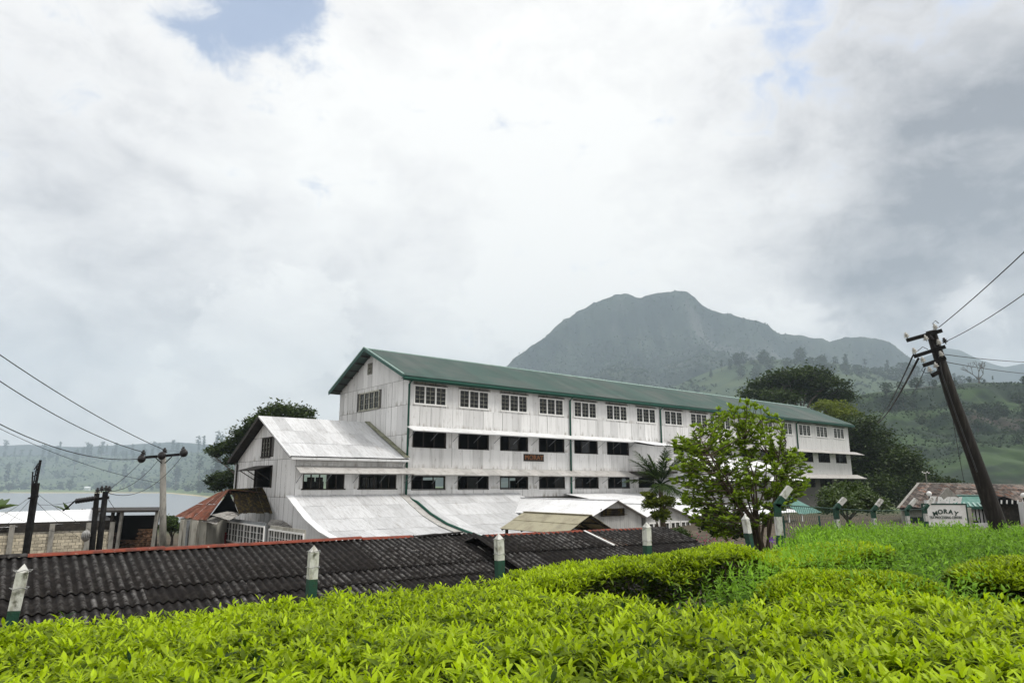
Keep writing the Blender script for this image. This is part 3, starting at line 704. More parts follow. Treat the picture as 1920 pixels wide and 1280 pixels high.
# box bay over the lower awning
by = MB().box(21.95, 24.4, -2.9, -.06, .98, 3.0); by.add([(21.95, -2.9, 3.0), (21.95, -.06, 3.0), (21.95, -.06, 3.42), (24.4, -2.9, 3.0), (24.4, -.06, 3.0), (24.4, -.06, 3.42)], [(0, 1, 2), (5, 4, 3), (0, 2, 5, 3)])
by.build('bay', 'white_wall', fac)
n_ = 4
for i in range(n_): sheet(fac, 'bay_sheet', (21.935, -.06 - i * .71, .98), .71, 2.05, 'white_sheet', rz=-PI / 2)
for i in range(3): sheet(fac, 'bay_sheet', (21.95 + i * .815, -2.915, .98), .81, 2.05, 'white_sheet')
slope_rows(fac, 'bay_roof_sheet', 21.6, 24.9, [(.0, 3.62), (-3.3, 3.06)], 'roof_white', wid=.82)
MB().box(21.7, 24.7, -3.0, -.05, .80, .97).build('bay_floor', 'dark_wood', fac)
# white lean-to on the far half, partly behind the shrub tree
lw = MB().wall(25.2, 38.5, -3.2, 1.3, -4.6, -4.45, [(26 + i * 2.1, 27.5 + i * 2.1, -.7, .4) for i in range(6)]); lw.box(25.2, 25.35, -4.45, 0, -3.2, 2.3)
lw.build('lean_to_wall', 'white_wall', fac)
slope_rows(fac, 'lean_to_roof_sheet', 24.8, 39.0, [(-.05, 2.62), (-2.6, 1.86), (-5.1, 1.12)], 'roof_white', wid=.9)
slope_rows(fac, 'lean_to_roof_sheet', 24.8, 39.5, [(-4.7, .55), (-6.6, .18)], 'roof_white', wid=.9)
# lower lean-to right of the pipe, curved like its neighbour
LPROF = [(0, -.78), (-1.35, -1.36), (-2.95, -2.02), (-4.8, -2.55), (-6.7, -2.88), (-8.6, -3.15)]
slope_rows(fac, 'lean_to_sheet', .12, 9.6, LPROF, 'roof_silver', wid=.8)
slope_rows(fac, 'lean_to_sheet', 14.2, 26.0, [(-.02, -.86), (-3.2, -1.25), (-6.2, -1.72), (-9.2, -2.35)], 'roof_white', wid=.95)
pp = [(-.06, -.12, -.9)] + [(-.06 + .1, y - .05, z + .16) for y, z in LPROF[1:]]
MB().tube(pp, .08, 8).build('downpipe', 'green_paint', fac, True)
b = MB()
for (ya, za), (yb, zb) in zip(LPROF, LPROF[1:]): b.slab([(-.55, yb, zb + .10), (.02, yb, zb + .10), (.02, ya, za + .10), (-.55, ya, za + .10)], .03)
b.build('flashing', 'awning_grey', fac)
MB().wall(0, 26, GZ, -3.2, -8.5, -8.4, []).build('base_wall', 'white_wall', fac)

# ------------------------------------------------------------------ annex at the lake end
ann = factory_thing('annex_building', 'white corrugated annex with silver gabled roof joined to the factory end', 'building')
A0 = -7.54; AE, AR = 1.52, 4.18
aops = [(-7.09, -4.41, -.34, .50), (-3.44, -.76, -.34, .50)]
MB().wall(A0, -.02, -1.0, AE, .03, .15, aops).wall(A0, -.02, GZ, -1.0, .03, .15, []).wall(A0 + .15, -.02, GZ, AE, WID - .12, WID, [(-3.3, -.8, -.5, .7)]).build('wall', 'backing', ann)
MB().box(A0 + .2, -.1, .2, WID - .2, -1.3, -1.1).box(A0 + 1.2, -3.1, 6.0, 6.6, -1.1, .1).build('interior_floor', 'dark_interior', ann)
gops = [(3.88, 6.85, -.27, 1.05), (4.45, 5.95, 1.66, 2.90)]
gable(ann, A0 + .03, WID, 5.5, AE, AR - .12, GZ, gops[:1])
gable_sheets(ann, A0, WID, 5.5, AE, AR - .12, [-4.4, -2.5, -.85, 1.45, 2.95, 4.1], gops)
for a, b_ in ((A0, -7.09), (-4.41, -3.44), (-.76, -.02)): sheet_row(ann, 'wall_sheet', a, b_, 0, -.36, 1.4, 'white_sheet', .6)
sheet_row(ann, 'wall_sheet', A0, -.02, -.01, -1.0, .64, 'white_sheet', .75); sheet_row(ann, 'wall_sheet', A0, -.02, -.01, .92, .6, 'white_sheet', .75)
slope_rows(ann, 'roof_sheet', A0 - .55, -.02, [(5.5, AR + .12), (3.5, 3.29), (1.55, 2.42), (-.38, 1.56)], 'roof_silver', wid=.82)
MB().slab([(A0 - .55, -.3, 1.52), (-.02, -.3, 1.52), (-.02, 5.5, AR + .03), (A0 - .55, 5.5, AR + .03)], .05).slab([(A0 - .55, 5.5, AR + .03), (-.02, 5.5, AR + .03), (-.02, WID + .5, 1.46), (A0 - .55, WID + .5, 1.46)], .05).build('roof', 'dark_wood', ann)
MB().bar((A0 - .5, -.42, 1.42), (-.05, -.42, 1.42), .12, .14).build('gutter', 'white_wall', ann)
MB().bar((A0 - .57, 5.5, AR + .05), (A0 - .57, WID + .45, 1.46), .06, .26).build('barge_board', 'dark_wood', ann)
MB().bar((A0 - .57, 5.5, AR + .12), (A0 - .57, -.42, 1.55), .06, .10).build('verge_trim', 'roof_white', ann)
mat('moss', (.26, .26, .20), .9, (.12, .13, .07), 5, .4, .65)
MB().slab([(-.42, -.42, 1.66), (-.03, -.42, 1.68), (-.03, 5.5, AR + .24), (-.42, 5.5, AR + .22)], .03).build('flashing', 'moss', ann)
MB().tube([(-.35, -.45, 1.4), (-.35, -.12, 1.1), (-.35, -.10, -.85)], .05, 8).build('downpipe', 'white_paint', ann, True)
for o_ in aops:
    f = MB(); x0, x1, z0, z1 = o_
    f.box(x0 - .08, x1 + .08, -.06, .1, z0 - .07, z0); f.box(x0, x0 + .07, -.02, .1, z0, z1); f.box(x1 - .07, x1, -.02, .1, z0, z1)
    for q in (1, 2, 3, 4): f.box(x0 + q * .536 - .03, x0 + q * .536 + .03, .0, .1, z0, z1)
    ow = f.build('window', 'dark_wood', ann)
    for q in (1, 2):
        g2 = MB().box(x0 + q * .536 - .25, x0 + q * .536 + .22, .03, .05, z0 + .06, z1 - .16); g2.v = [(a_, b_, c_ - GZ) for a_, b_, c_ in g2.v]
        g2.build('pane', 'glass_dark', None).parent = ow
casement_window(ann, 4.45, 5.95, 1.66, 2.90, A0 + .03, lights=3, rows=4, gx=A0, frame='dark_wood')
awning(ann, A0 - .1, -.02, 1.0, .55, .95, 'awning_grey')
# propped flap over the opening in the gable
b = MB().slab([(A0 - 1.25, 7.0, .80), (A0 - 1.25, 3.8, .80), (A0 - .02, 3.8, 1.12), (A0 - .02, 7.0, 1.12)], .05)
fl = b.build('window_flap', 'dark_wood', ann)
b = MB()
for y in (4.0, 5.4, 6.8): b.bar((A0 - 1.1, y, .80), (A0 - .03, y, .15), .05)
b.bar((A0 - .05, 3.84, -.3), (A0 - .05, 3.84, 1.1), .09); b.bar((A0 - .05, 6.88, -.3), (A0 - .05, 6.88, 1.1), .09)
b.build('flap_strut', 'dark_wood', ann)
# lower curved lean-to
slope_rows(ann, 'lean_to_sheet', A0 - .4, -.45, LPROF, 'roof_silver', wid=.79)
b = MB()
for (ya, za), (yb, zb) in zip(LPROF, LPROF[1:]):
    b.slab([(A0 - .5, yb, zb + .07), (A0 - .1, yb, zb + .09), (A0 - .1, ya, za + .09), (A0 - .5, ya, za + .07)], .04)
b.build('verge_trim', 'roof_white', ann)
b = MB()
for (ya, za), (yb, zb) in zip(LPROF, LPROF[1:]): b.add([(A0, ya, GZ), (A0, yb, GZ), (A0, yb, zb - .02), (A0, ya, za - .02)], [(0, 1, 2, 3)])
b.build('side_wall', 'white_sheet', ann)
MB().wall(A0, -.1, GZ, -3.25, -8.6, -8.5, []).build('base_wall', 'white_wall', ann)
MB().tube([(A0 - .1, WID + .1, 1.3), (A0 - .1, WID + .1, GZ)], .06).build('downpipe', 'white_wall', ann, True)
MB().bar((A0 - .12, WID - .25, 1.3), (A0 - .12, WID - .25, GZ), .1).build('corner_post', 'dark_wood', ann)

# ------------------------------------------------------------------ gabled extensions in front
def extension(name, label, xr, zr, xl, zl, xw, zw, y_front, y_back, winrow):
    e_ = factory_thing(name, label, 'building', -4.2)
    MB().box(xl + .15, xw - .15, y_front, y_front + .1, -4.2, min(zl, zw) - .05).add([(xl + .1, y_front + .02, zl - .05), (xw - .1, y_front + .02, zw - .05), (xr, y_front + .02, zr - .05)], [(0, 1, 2)]).box(xl + .1, xl + .2, y_front, y_back, -4.2, zl - .05).box(xw - .2, xw - .1, y_front, y_back, -4.2, zw - .05).build('wall', 'weathered_sheet', e_)
    n = round((xw - xl) / .6); w = (xw - xl - .3) / n
    for i in range(n):
        xa = xl + .15 + i * w; k = 6; pts = []
        for q in range(k + 1):
            x = xa + w * q / k; top = zl + (zr - zl) * (x - xl) / (xr - xl) if x < xr else zw + (zr - zw) * (xw - x) / (xw - xr)
            pts += [(x, y_front - .02 - .012 * (q % 2), -3.05 if winrow else -4.1), (x, y_front - .02 - .012 * (q % 2), top - .06)]
        MB().add(pts, [(2 * q, 2 * q + 2, 2 * q + 3, 2 * q + 1) for q in range(k)]).build('wall_sheet', 'weathered_sheet', e_)
    n = round((y_back - y_front) / .9)
    for side, (xe, ze) in ((0, (xl - .12, zl - .05)), (1, (xw + .12, zw - .05))):
        for i in range(n):
            ya = y_front - .3 + (y_back - y_front + .3) * i / n; yb = y_front - .3 + (y_back - y_front + .3) * (i + 1) / n + .01; dz = random.random() * .008
            MB().slab([(xr, ya, zr + dz), (xr, yb, zr + dz), (xe, yb, ze + dz), (xe, ya, ze + dz)][::(1 if side == 0 else -1)], .02).build('roof_sheet', 'roof_white', e_)
    MB().bar((xr, y_front - .32, zr + .02), (xr, y_back, zr + .02), .22, .04).build('ridge_cap', 'roof_white', e_)
    return e_
e1 = extension('gabled_extension', 'white roofed gable in front of the factory with a rusty louvre', 9.2, -1.06, 6.95, -1.93, 11.75, -2.10, -10.0, -.1, False)
lv = MB().box(8.6 - .75, 8.6 + 1.35, -10.10, -10.06, -2.0, -1.55).build('louvre', 'rust_dark', e1)
b = MB()
for i in range(4): b.bar((7.7, -10.16, -1.93 + i * .11), (10.1, -10.16, -1.93 + i * .11), .10, .02)
b.v = [(x, y, z + 4.2) for x, y, z in b.v]; b.build('slat', 'rust_dark', None).parent = lv
e2 = extension('gabled_extension', 'white roofed gable beside the palm with a row of small windows', 14.0, -1.42, 11.95, -2.12, 16.9, -2.35, -10.0, -6.0, True)
for i in range(4):
    x = 12.25 + i * 1.12
    casement_window(e2, x, x + .95, -3.02, -2.55, -10.06, lights=2, rows=1, nm='window')
# ------------------------------------------------------------------ tan canopy roof
TC = thing('canopy_shelter', 'small open gabled shelter with beige translucent roofing sheets and dark rafters', 'shelter', (3.14, 28.0, -4.0), ANG)
hw, ln, zr, ze = 1.38, 4.1, -1.25, -1.90
def tz(x): return zr + (ze - zr) * abs(x) / hw
for sgn in (-1, 1):
    for i in range(4):
        for j in range(2):
            x0, x1 = sgn * hw * j / 2, sgn * (hw * (j + 1) / 2 + .02); y0, y1 = ln * i / 4, ln * (i + 1) / 4
            q = [(x0, y0, tz(x0) + (1 - j) * .015), (x0, y1, tz(x0) + (1 - j) * .015), (x1, y1, tz(x1) + (1 - j) * .015), (x1, y0, tz(x1) + (1 - j) * .015)]
            MB().slab(q if sgn < 0 else q[::-1], .008).build('roof_sheet', 'beige_sheet', TC)
for i in range(4):
    y = .12 + (ln - .24) * i / 3
    MB().bar((0, y, zr - .05), (-hw, y, ze - .05), .05, .08).bar((0, y, zr - .05), (hw, y, ze - .05), .05, .08).bar((-hw * .9, y, ze - .02), (hw * .9, y, ze - .02), .05, .07).build('rafter', 'dark_wood', TC)
for x in (-hw * .5, hw * .5, hw * .95, -hw * .95): MB().bar((x, 0, tz(x) - .045), (x, ln, tz(x) - .045), .04, .05).build('purlin', 'dark_wood', TC)
for x in (-hw * .85, hw * .85):
    for y in (.2, ln - .2): MB().bar((x, y, -4.0), (x, y, tz(x) - .06), .10).build('post', 'dark_wood', TC)
MB().bar((0, -.02, zr + .01), (0, ln + .02, zr + .01), .22, .025).build('ridge_cap', 'beige_sheet', TC)

# ------------------------------------------------------------------ long black roofed sheds
def black_shed(name, label, origin, ang, length, slope, rows, base_z, skip=()):
    s_ = thing(name, label, 'shed', (origin[0], origin[1], base_z), ang)
    zr_ = origin[2]; n = round(length / 1.06); w = length / n
    for side in (1, -1):
        rr = rows if side == 1 else [0, 2.2, 4.2]
        for r in range(len(rr) - 1):
            wa, wb = rr[r], rr[r + 1]; run = wb - wa + .16; L_ = run * math.hypot(1, slope); lift = (len(rr) - r) * .034
            for i in range(n):
                if (side, r, i) in skip: continue
                o = link('roof_sheet', sheet_mesh(w + .03, L_, .177, .051, 'black_roof', 8 if side == 1 else 4, .014), s_)
                t_ = -(PI / 2 - math.atan(slope))
                if side == 1:
                    o.location = (i * w, -(wb + .16), zr_ - slope * (wb + .16) + lift - base_z + random.uniform(0, .006)); o.rotation_euler = (t_, random.uniform(-.003, .003), 0)
                else:
                    o.location = ((i + 1) * w, wb + .16, zr_ - slope * (wb + .16) + lift - base_z); o.rotation_euler = (t_, 0, PI)
    we = rows[-1]
    b = MB().box(.2, length - .2, -(we - .5), -(we - .6), base_z, zr_ - slope * we - .05); b.box(.2, length - .2, 3.6, 3.7, base_z, zr_ - slope * 4.0)
    for x in (.2, length - .3):
        b.add([(x, -(we - .6), base_z), (x, 3.6, base_z), (x, 3.6, zr_ - slope * 3.7 - .05), (x, 0, zr_ - .1), (x, -(we - .6), zr_ - slope * we - .05)], [(0, 1, 2, 3, 4)])
    b.build('wall', 'plaster', s_)
    return s_, zr_
RA = (-12.2, 13.75, -1.72); angA = math.radians(37.2)
shA, zA = black_shed('long_shed', 'long low shed with blackened corrugated roof and red ridge caps behind the fence', RA, angA, 13.8, .25, [0, 2.05, 2.75, 3.6, 4.5], -4.4)
def cap(parent, x0, x1, z, material, tilt=0.0, hw_=.17, y=0.0):
    b = MB(); n = 6
    for i in range(n):
        a0, a1 = PI * i / n, PI * (i + 1) / n
        y0, y1 = -hw_ * math.cos(a0), -hw_ * math.cos(a1); z0, z1 = .06 * math.sin(a0), .06 * math.sin(a1)
        b.add([(x0, y + y0, z + z0), (x1, y + y0, z + z0 + tilt), (x1, y + y1, z + z1 + tilt), (x0, y + y1, z + z1)], [(0, 1, 2, 3)])
    o = b.build('ridge_cap', material, parent, False); return o
for x0, x1, mt, tl in ((.0, 2.35, 'black_roof', .03), (2.35, 5.0, 'red_cap', .02), (4.95, 6.9, 'red_cap', .01), (6.8, 10.0, 'red_cap', .02), (10.0, 11.6, 'red_cap', -.01)):
    cap(shA, x0, x1, zA + .165 + random.uniform(0, .02), mt, tl)
b = MB().bar((11.7, -.10, zA + .19), (12.5, -.06, zA + .22), .26, .03).bar((12.4, -.05, zA + .20), (13.3, -.08, zA + .24), .22, .03); b.build('loose_cap', 'black_roof', shA)
for q, (x, y, a_, l_) in enumerate(((10.9, -1.0, .2, .28), (8.2, -1.7, .9, .10), (9.6, -2.2, .4, .07), (6.2, -2.3, .2, .06))):
    d_ = Vector((math.cos(a_), -math.sin(a_), .12)) * l_; z = zA - .25 * -y + .13
    tag(MB().bar(Vector((0, 0, 0)), d_, .09, .03).build('roof_debris', 'grey_corrugated'), ('grey offcut lying on the black shed roof right of centre', 'small pale chip on the lower black roof', 'tiny pale scrap near the hedge on black roof', 'pale crumb on the black roof behind the second post')[q], 'debris').location = Matrix.Rotation(angA, 3, 'Z') @ Vector((x, y, 0)) + Vector((RA[0], RA[1], z))
RB = (-1.15, 20.62, -1.70); angB = math.radians(31.3)
shB, zB = black_shed('long_shed', 'black corrugated shed roof below the beige shelter with worn streaks and one rusty sheet', RB, angB, 7.6, .25, [0, 1.3, 2.5, 3.7, 4.8], -4.2)
for x0, x1, mt in ((.4, 2.2, 'red_cap'), (2.2, 3.9, 'red_cap'), (3.9, 5.3, 'red_cap'), (5.3, 6.7, 'red_cap'), (6.6, 7.5, 'black_roof')): cap(shB, x0, x1, zB + .15 + random.uniform(0, .02), mt, random.uniform(-.02, .02), .12)
tl_ = -(PI / 2 - math.atan(.25))
o = link('rusty_sheet', sheet_mesh(.62, 1.45, .177, .05, 'rust_house', 4, .006), shB); o.location = (4.1, -1.45, zB - .25 * 1.45 + .15 + 4.2); o.rotation_euler = (tl_, 0, .04); o['label'] = 'rusty red roofing sheet with a white edge'
o = MB().bar((4.08, -1.46, zB - .365 + .22), (4.03, -.05, zB + .20), .07, .03).build('edge_strip', 'white_paint', shB)

# ------------------------------------------------------------------ old hut and glazed workshop by the annex
hut = thing('rusty_hut', 'small plastered hut under a rust red corrugated roof beside the annex', 'hut', (W(350, 1030, 41).x, 41, GZ))
def wq(pts): return [W(a, b, c) for a, b, c in pts]
def strip_roof(parent, quad, n, material, name='roof_sheet', th=.03, rag=.03, rows=1):
    """quad: top-left, top-right, bottom-right, bottom-left world points; n sheets side by side"""
    a, b, c, d = [Vector(q) for q in quad]
    for i in range(n):
        for r in range(rows):
            t0, t1 = i / n, (i + 1) / n; u0, u1 = r / rows, (r + 1) / rows
            def P_(t_, u): return (a.lerp(b, t_)).lerp(d.lerp(c, t_), u)
            off = Vector((0, 0, random.uniform(0, rag) + (rows - r) * .02)); k = 6; vs_ = []; nrm = (b - a).cross(d - a).normalized()
            if nrm.z < 0: nrm = -nrm
            lo = random.uniform(-.02, .02)
            for q in range(k + 1):
                tt = t0 + (t1 - t0) * q / k; o_ = nrm * (.022 * (q % 2)) + off
                vs_ += [P_(tt, u0) + o_, P_(tt, u1 + lo) + o_]
            MB().add(vs_, [(2 * q, 2 * q + 1, 2 * q + 3, 2 * q + 2) for q in range(k)]).build(name, material, parent, world=True)
strip_roof(hut, wq([(408, 926, 44.5), (429, 919, 42.5), (386, 977, 39.8), (327, 969, 42.0)]), 9, 'rust', rows=2)
strip_roof(hut, wq([(429, 919, 42.5), (408, 926, 44.5), (470, 930, 47), (500, 925, 45)]), 5, 'rust')
b = MB()
hb = [W(338, 975, 41.8), W(388, 980, 40.2), W(440, 965, 44), W(395, 960, 46)]
for q0, q1 in zip(hb, hb[1:] + hb[:1]):
    b.add([(q0.x, q0.y, GZ), (q1.x, q1.y, GZ), (q1.x, q1.y, -2.05), (q0.x, q0.y, -2.05)], [(0, 1, 2, 3)])
b.build('wall', 'plaster', hut, world=True)
for px, w_ in ((341, .16), (353, .12), (366, .3)): q0 = W(px, 1000, 41.0 - (px - 341) * .03); MB().box(q0.x - w_ / 2, q0.x + w_ / 2, q0.y - .18, q0.y - .02, GZ, -2.1).build('pillar', 'plaster' if px != 353 else 'grey_panel', hut, world=True)
wsh = factory_thing('glazed_workshop', 'low workshop with white framed glazing and patched corrugated roofs by the annex', 'workshop')
strip_roof(wsh, wq([(432, 918, 43.3), (495, 914, 45.6), (511, 963, 43.0), (447, 963, 40.9)]), 8, 'rust_dark')
strip_roof(wsh, wq([(425, 960, 41.5), (455, 962, 41.6), (430, 976, 39.6), (395, 966, 40.0)]), 4, 'grey_corrugated')
strip_roof(wsh, wq([(398, 970, 41), (420, 972, 40.6), (405, 984, 39.6), (376, 978, 40)]), 3, 'grey_corrugated')
strip_roof(wsh, wq([(508, 974, 42.5), (588, 985, 41.8), (566, 1001, 40.6), (500, 984, 41.2)]), 10, 'grey_corrugated')
strip_roof(wsh, wq([(590, 1000, 41), (640, 1014, 40), (600, 1022, 39), (565, 1012, 40)]), 5, 'grey_corrugated')
# black panel added for the shade in the open gable under the brown roof
MB().add(wq([(429, 921, 43.4), (449, 966, 43.4), (386, 978, 43.4)]), [(0, 1, 2)]).build('gable_void_shade', 'black_paint', wsh, world=True)
def pane_wall(x0, y_a, y_b, z0, z1, nl, base_mat='grey_panel', bot=GZ):
    b = MB()
    w_ = (y_b - y_a) / nl
    MB().box(x0 + .06, x0 + .12, y_a, y_b, bot, z1 + .25).build('wall', base_mat, wsh)
    f = MB().box(x0 - .03, x0 + .05, y_a, y_b, z0 - .08, z0).box(x0 - .03, x0 + .05, y_a, y_b, z1, z1 + .08)
    for i in range(nl + 1): f.box(x0 - .025, x0 + .045, y_a + i * w_ - .024, y_a + i * w_ + .024, z0, z1)
    for i in range(nl):
        f.box(x0 - .015, x0 + .03, y_a + (i + .5) * w_ - .009, y_a + (i + .5) * w_ + .009, z0, z1)
    for r in (1, 2): zz = z0 + (z1 - z0) * r / 3; f.box(x0 - .012, x0 + .028, y_a, y_b, zz - .008, zz + .008)
    fo = f.build('window', 'white_paint', wsh)
    for i in range(nl):
        g2 = MB().box(x0 + .046, x0 + .055, y_a + i * w_ + .03, y_a + (i + 1) * w_ - .03, z0, z1); g2.v = [(a_, b_, c_ - GZ) for a_, b_, c_ in g2.v]
        g2.build('pane', 'glass_dark', None).parent = fo
GX = -10.0
ya, _ = on_x(393, 985, GX); yb, _ = on_x(420, 1000, GX); pane_wall(GX, yb, ya, -3.15, -2.65, 3)
ya, _ = on_x(424, 985, GX); yb, _ = on_x(494, 1000, GX); pane_wall(GX + .01, yb, ya, -3.35, -2.35, 6)
ya, _ = on_x(503, 1000, GX); yb, _ = on_x(568, 1005, GX); pane_wall(GX + .02, yb, ya, -3.4, -2.45, 6, 'plaster')
y_, _ = on_x(420, 1010, GX); MB().box(GX - .12, GX - .04, y_ - .55, y_ + .35, GZ, -2.92).build('door', 'red_paint', wsh)

# ------------------------------------------------------------------ block-walled store with white roof
st0 = W(-40, 1010, 42.3)
store = thing('block_store', 'block walled store under a white sheet roof beside the lake', 'store', (st0.x, st0.y, -4.9), ANG)
BW, BH = .40, .19; wall_top = -3.02; nb = 17
MB().box(0, 7.0, .10, .2, -4.9, wall_top).box(6.9, 7.0, .2, 4, -4.9, wall_top).build('wall', 'mortar', store)
me = bpy.data.meshes.new('block'); bm = bmesh.new(); bmesh.ops.create_cube(bm, size=1)
bmesh.ops.scale(bm, vec=(BW - .022, .12, BH - .02), verts=bm.verts); bmesh.ops.bevel(bm, geom=bm.edges[:], offset=.012, segments=1); bm.to_mesh(me); bm.free(); me.materials.append(MATS['block_stone'])
for r in range(9):
    for i in range(nb):
        o = link('block', me, store); o.location = (.2 + i * BW + (.2 if r % 2 else 0), .06 + random.uniform(-.008, .008), -4.75 + r * BH + 4.9 + random.uniform(-.004, .004)); o.rotation_euler = (0, random.uniform(-.01, .01), random.uniform(-.01, .01))
for x in (1.55, 3.62, 5.6, 6.95): MB().box(x - .14, x + .14, -.10, .0, -4.9, wall_top + .5).build('pillar', 'concrete', store)
MB().box(0, 7.2, .35, .45, wall_top, wall_top + .6).build('dark_gap_board', 'dark_wood', store)
strip_roof(store, wq([(-70, 963, 47.0), (171, 955, 51.5), (218, 976, 47.3), (-60, 994, 42.0)]), 13, 'roof_white', rag=.012, rows=1)
MB().slab(wq([(-70, 965, 47.0), (171, 957, 51.5), (218, 979, 47.4), (-60, 997, 42.1)])[::-1], .06).build('roof', 'dark_wood', store, world=True)

# ------------------------------------------------------------------ open wood shed
wd = thing('wood_shed', 'open dark shed with timber posts and stacked firewood beyond the store', 'shed', (W(245, 1030, 47).x, 47, GZ))
MB().slab(wq([(172, 951, 52), (300, 950, 52), (297, 956, 46.5), (178, 957, 46.5)])[::-1], .12).build('roof', 'dark_wood', wd, world=True)
MB().slab(wq([(195, 966, 51), (296, 965, 51), (294, 1025, 51), (195, 1028, 51)]), .1).build('back_wall', 'dark_interior', wd, world=True)
q0 = W(203, 1000, 47); q1 = W(203, 1000, 51)
for px, y_ in ((222, 46.8), (288, 46.8), (205, 46.9), (290, 50.5), (215, 50.5)): q0 = W(px, 1000, y_); MB().bar((q0.x, q0.y, GZ), (q0.x + .1, q0.y, W(px, 957, y_).z), .17).build('post', 'concrete' if px in (222, 288) else 'dark_wood', wd, world=True)
def log_stack(label, px, py_top, Y, n_c, n_r, length):
    s_ = thing('firewood_stack', label, 'firewood', (W(px, 1000, Y).x, Y, GZ), .0, 'firewood stacked in the open shed')
    for r in range(n_r):
        for c_ in range(n_c):
            x = (c_ - (n_c - 1) / 2) * .30 + random.uniform(-.03, .03); z = GZ + .1 + r * .13 + random.uniform(-.01, .01); d_ = random.uniform(-.1, .1)
            if r % 2 == 0: MB().tube([(x - .32, d_, z), (x + .32, d_ + random.uniform(-.05, .05), z + random.uniform(-.02, .02))], .065, 6).build('log', 'log', s_)
            else: MB().tube([(x, -.35 + d_, z), (x + random.uniform(-.03, .03), .35, z)], .06, 6).build('log', 'log', s_)
log_stack('tall neat stack of split firewood at the right of the open shed', 274, 985, 47.6, 3, 11, .6)
log_stack('low dark heap of firewood in the middle of the open shed', 248, 1005, 48.6, 4, 5, .6)
log_stack('shadowed firewood stack at the left of the open shed', 210, 990, 48.2, 2, 9, .6)

# ------------------------------------------------------------------ house, sign and kiosk on the right
hs = thing('rusty_roof_house', 'long low house with patched rusty corrugated roof beyond the sign', 'house', (W(1800, 990, 52).x, 52, -3.6))
strip_roof(hs, wq([(1720, 906, 56), (1990, 911, 60), (2010, 955, 54), (1686, 952, 50)]), 22, 'rust_house', rag=.05, rows=2)
MB().slab(wq([(1722, 909, 56), (1990, 914, 60), (2010, 958, 54), (1688, 955, 50)])[::-1], .05).build('roof', 'dark_wood', hs, world=True)
MB().bar(W(1720, 905, 56), W(1990, 910, 60), .25, .10).build('ridge_cap', 'concrete', hs, world=True)
MB().bar(W(1722, 906, 55.9), W(1684, 952, 50), .16, .10).build('verge_cap', 'concrete', hs, world=True)
MB().bar(W(1782, 916, 54.2), W(1990, 919, 57.5), .10, .10).build('gutter', 'rust_house', hs, world=True)
a_, b_ = W(1694, 980, 51), W(2000, 985, 55)
MB().slab([(a_.x, a_.y, -3.6), (b_.x, b_.y, -3.6), (b_.x, b_.y, -1.6), (a_.x, a_.y, -1.95)], .15).build('wall', 'plaster', hs, world=True)
for px in (1712, 1730): q0 = W(px, 980, 50.8); MB().box(q0.x - .3, q0.x + .3, q0.y - .1, q0.y, -3.3, -2.4).build('window', 'glass_dark', hs, world=True)
# sign board
sg = thing('sign_board', 'white sign board with green frame reading MORAY TEA PROCESSING CENTRE', 'sign', (W(1775, 990, 36).x, 36, -3.3), math.radians(-6))
wS, hS = 2.06, 1.06; zS = W(1775, 966, 36).z
MB().box(-wS / 2, wS / 2, -.03, .03, zS - hS / 2, zS + hS / 2).build('panel', 'sign_white', sg)
f = MB().box(-wS / 2 - .06, wS / 2 + .06, -.05, .05, zS + hS / 2, zS + hS / 2 + .07).box(-wS / 2 - .06, wS / 2 + .06, -.05, .05, zS - hS / 2 - .07, zS - hS / 2).box(-wS / 2 - .06, -wS / 2, -.05, .05, zS - hS / 2, zS + hS / 2).box(wS / 2, wS / 2 + .06, -.05, .05, zS - hS / 2, zS + hS / 2)
f.build('frame', 'sign_green', sg)
for x in (-.9, .9): MB().box(x - .05, x + .05, .05, .14, -3.3, zS + .4).build('post', 'sign_green', sg)
def letters(parent, s, size, x, y, z, material, rot=0.0, sx_=1.0, slant=0.0, bold=0.0):
    me = text_mesh(s, size, .008, bold); me.materials.append(MATS[material])
    if slant:
        for v in me.vertices: v.co.x += slant * v.co.y
    o = link('lettering', me, parent); o.location = (x, y, z - parent.location.z); o.rotation_euler = (PI / 2, rot, 0); o.scale = (sx_, 1, 1); return o
for i, ch in enumerate('MORAY'):
    k = i - 2; letters(sg, ch, .30, k * .25 + .02, -.045, zS + .20 - .028 * k * k, 'sign_green', rot=k * .13, sx_=1.05, bold=.008)
letters(sg, 'TEA PROCESSING CENTRE', .185, 0, -.045, zS - .10, 'sign_green', sx_=.72)
letters(sg, '. . . . . . . .', .07, -.6, -.045, zS - .42, 'sign_green'); 
# large white initials over the sign
mp = thing('roof_letters', 'large slanted white MPL letters standing above the sign board', 'sign', (W(1785, 990, 36.6).x, 36.6, -3.3), math.radians(-6))
zM = W(1780, 941, 36.6).z
letters(mp, 'MPL', .62, .12, 0, zM, 'sign_white', sx_=1.25, slant=.25, bold=.034)
MB().slab([(-1.15, .0, zM - .28), (-.85, .0, zM - .28), (-.55, .0, zM + .30), (-.85, .0, zM + .30)], .04).build('stroke', 'sign_white', mp)
MB().box(-1.0, 1.1, .05, .10, -3.3, zM - .27).build('backing', 'plaster', mp)
pt = MB().add([(-.55, .12, zM + .1), (.75, .12, zM + .1), (.1, .12, zM + .75), (-.55, .2, zM + .1), (.75, .2, zM + .1), (.1, .2, zM + .75)], [(0, 1, 2), (5, 4, 3), (0, 2, 5, 3), (2, 1, 4, 5)]).build('pediment', 'concrete', mp)
gate = thing('low_wall', 'low white wall with dark square openings under the sign board', 'wall', (W(1790, 990, 37).x, 37, -3.3), math.radians(-6))
MB().wall(-1.3, 2.4, -3.3, -2.05, 0, .12, [(-.1 + i * .2, .02 + i * .2, -2.55, -2.25) for i in range(8)]).build('wall', 'white_wall', gate)
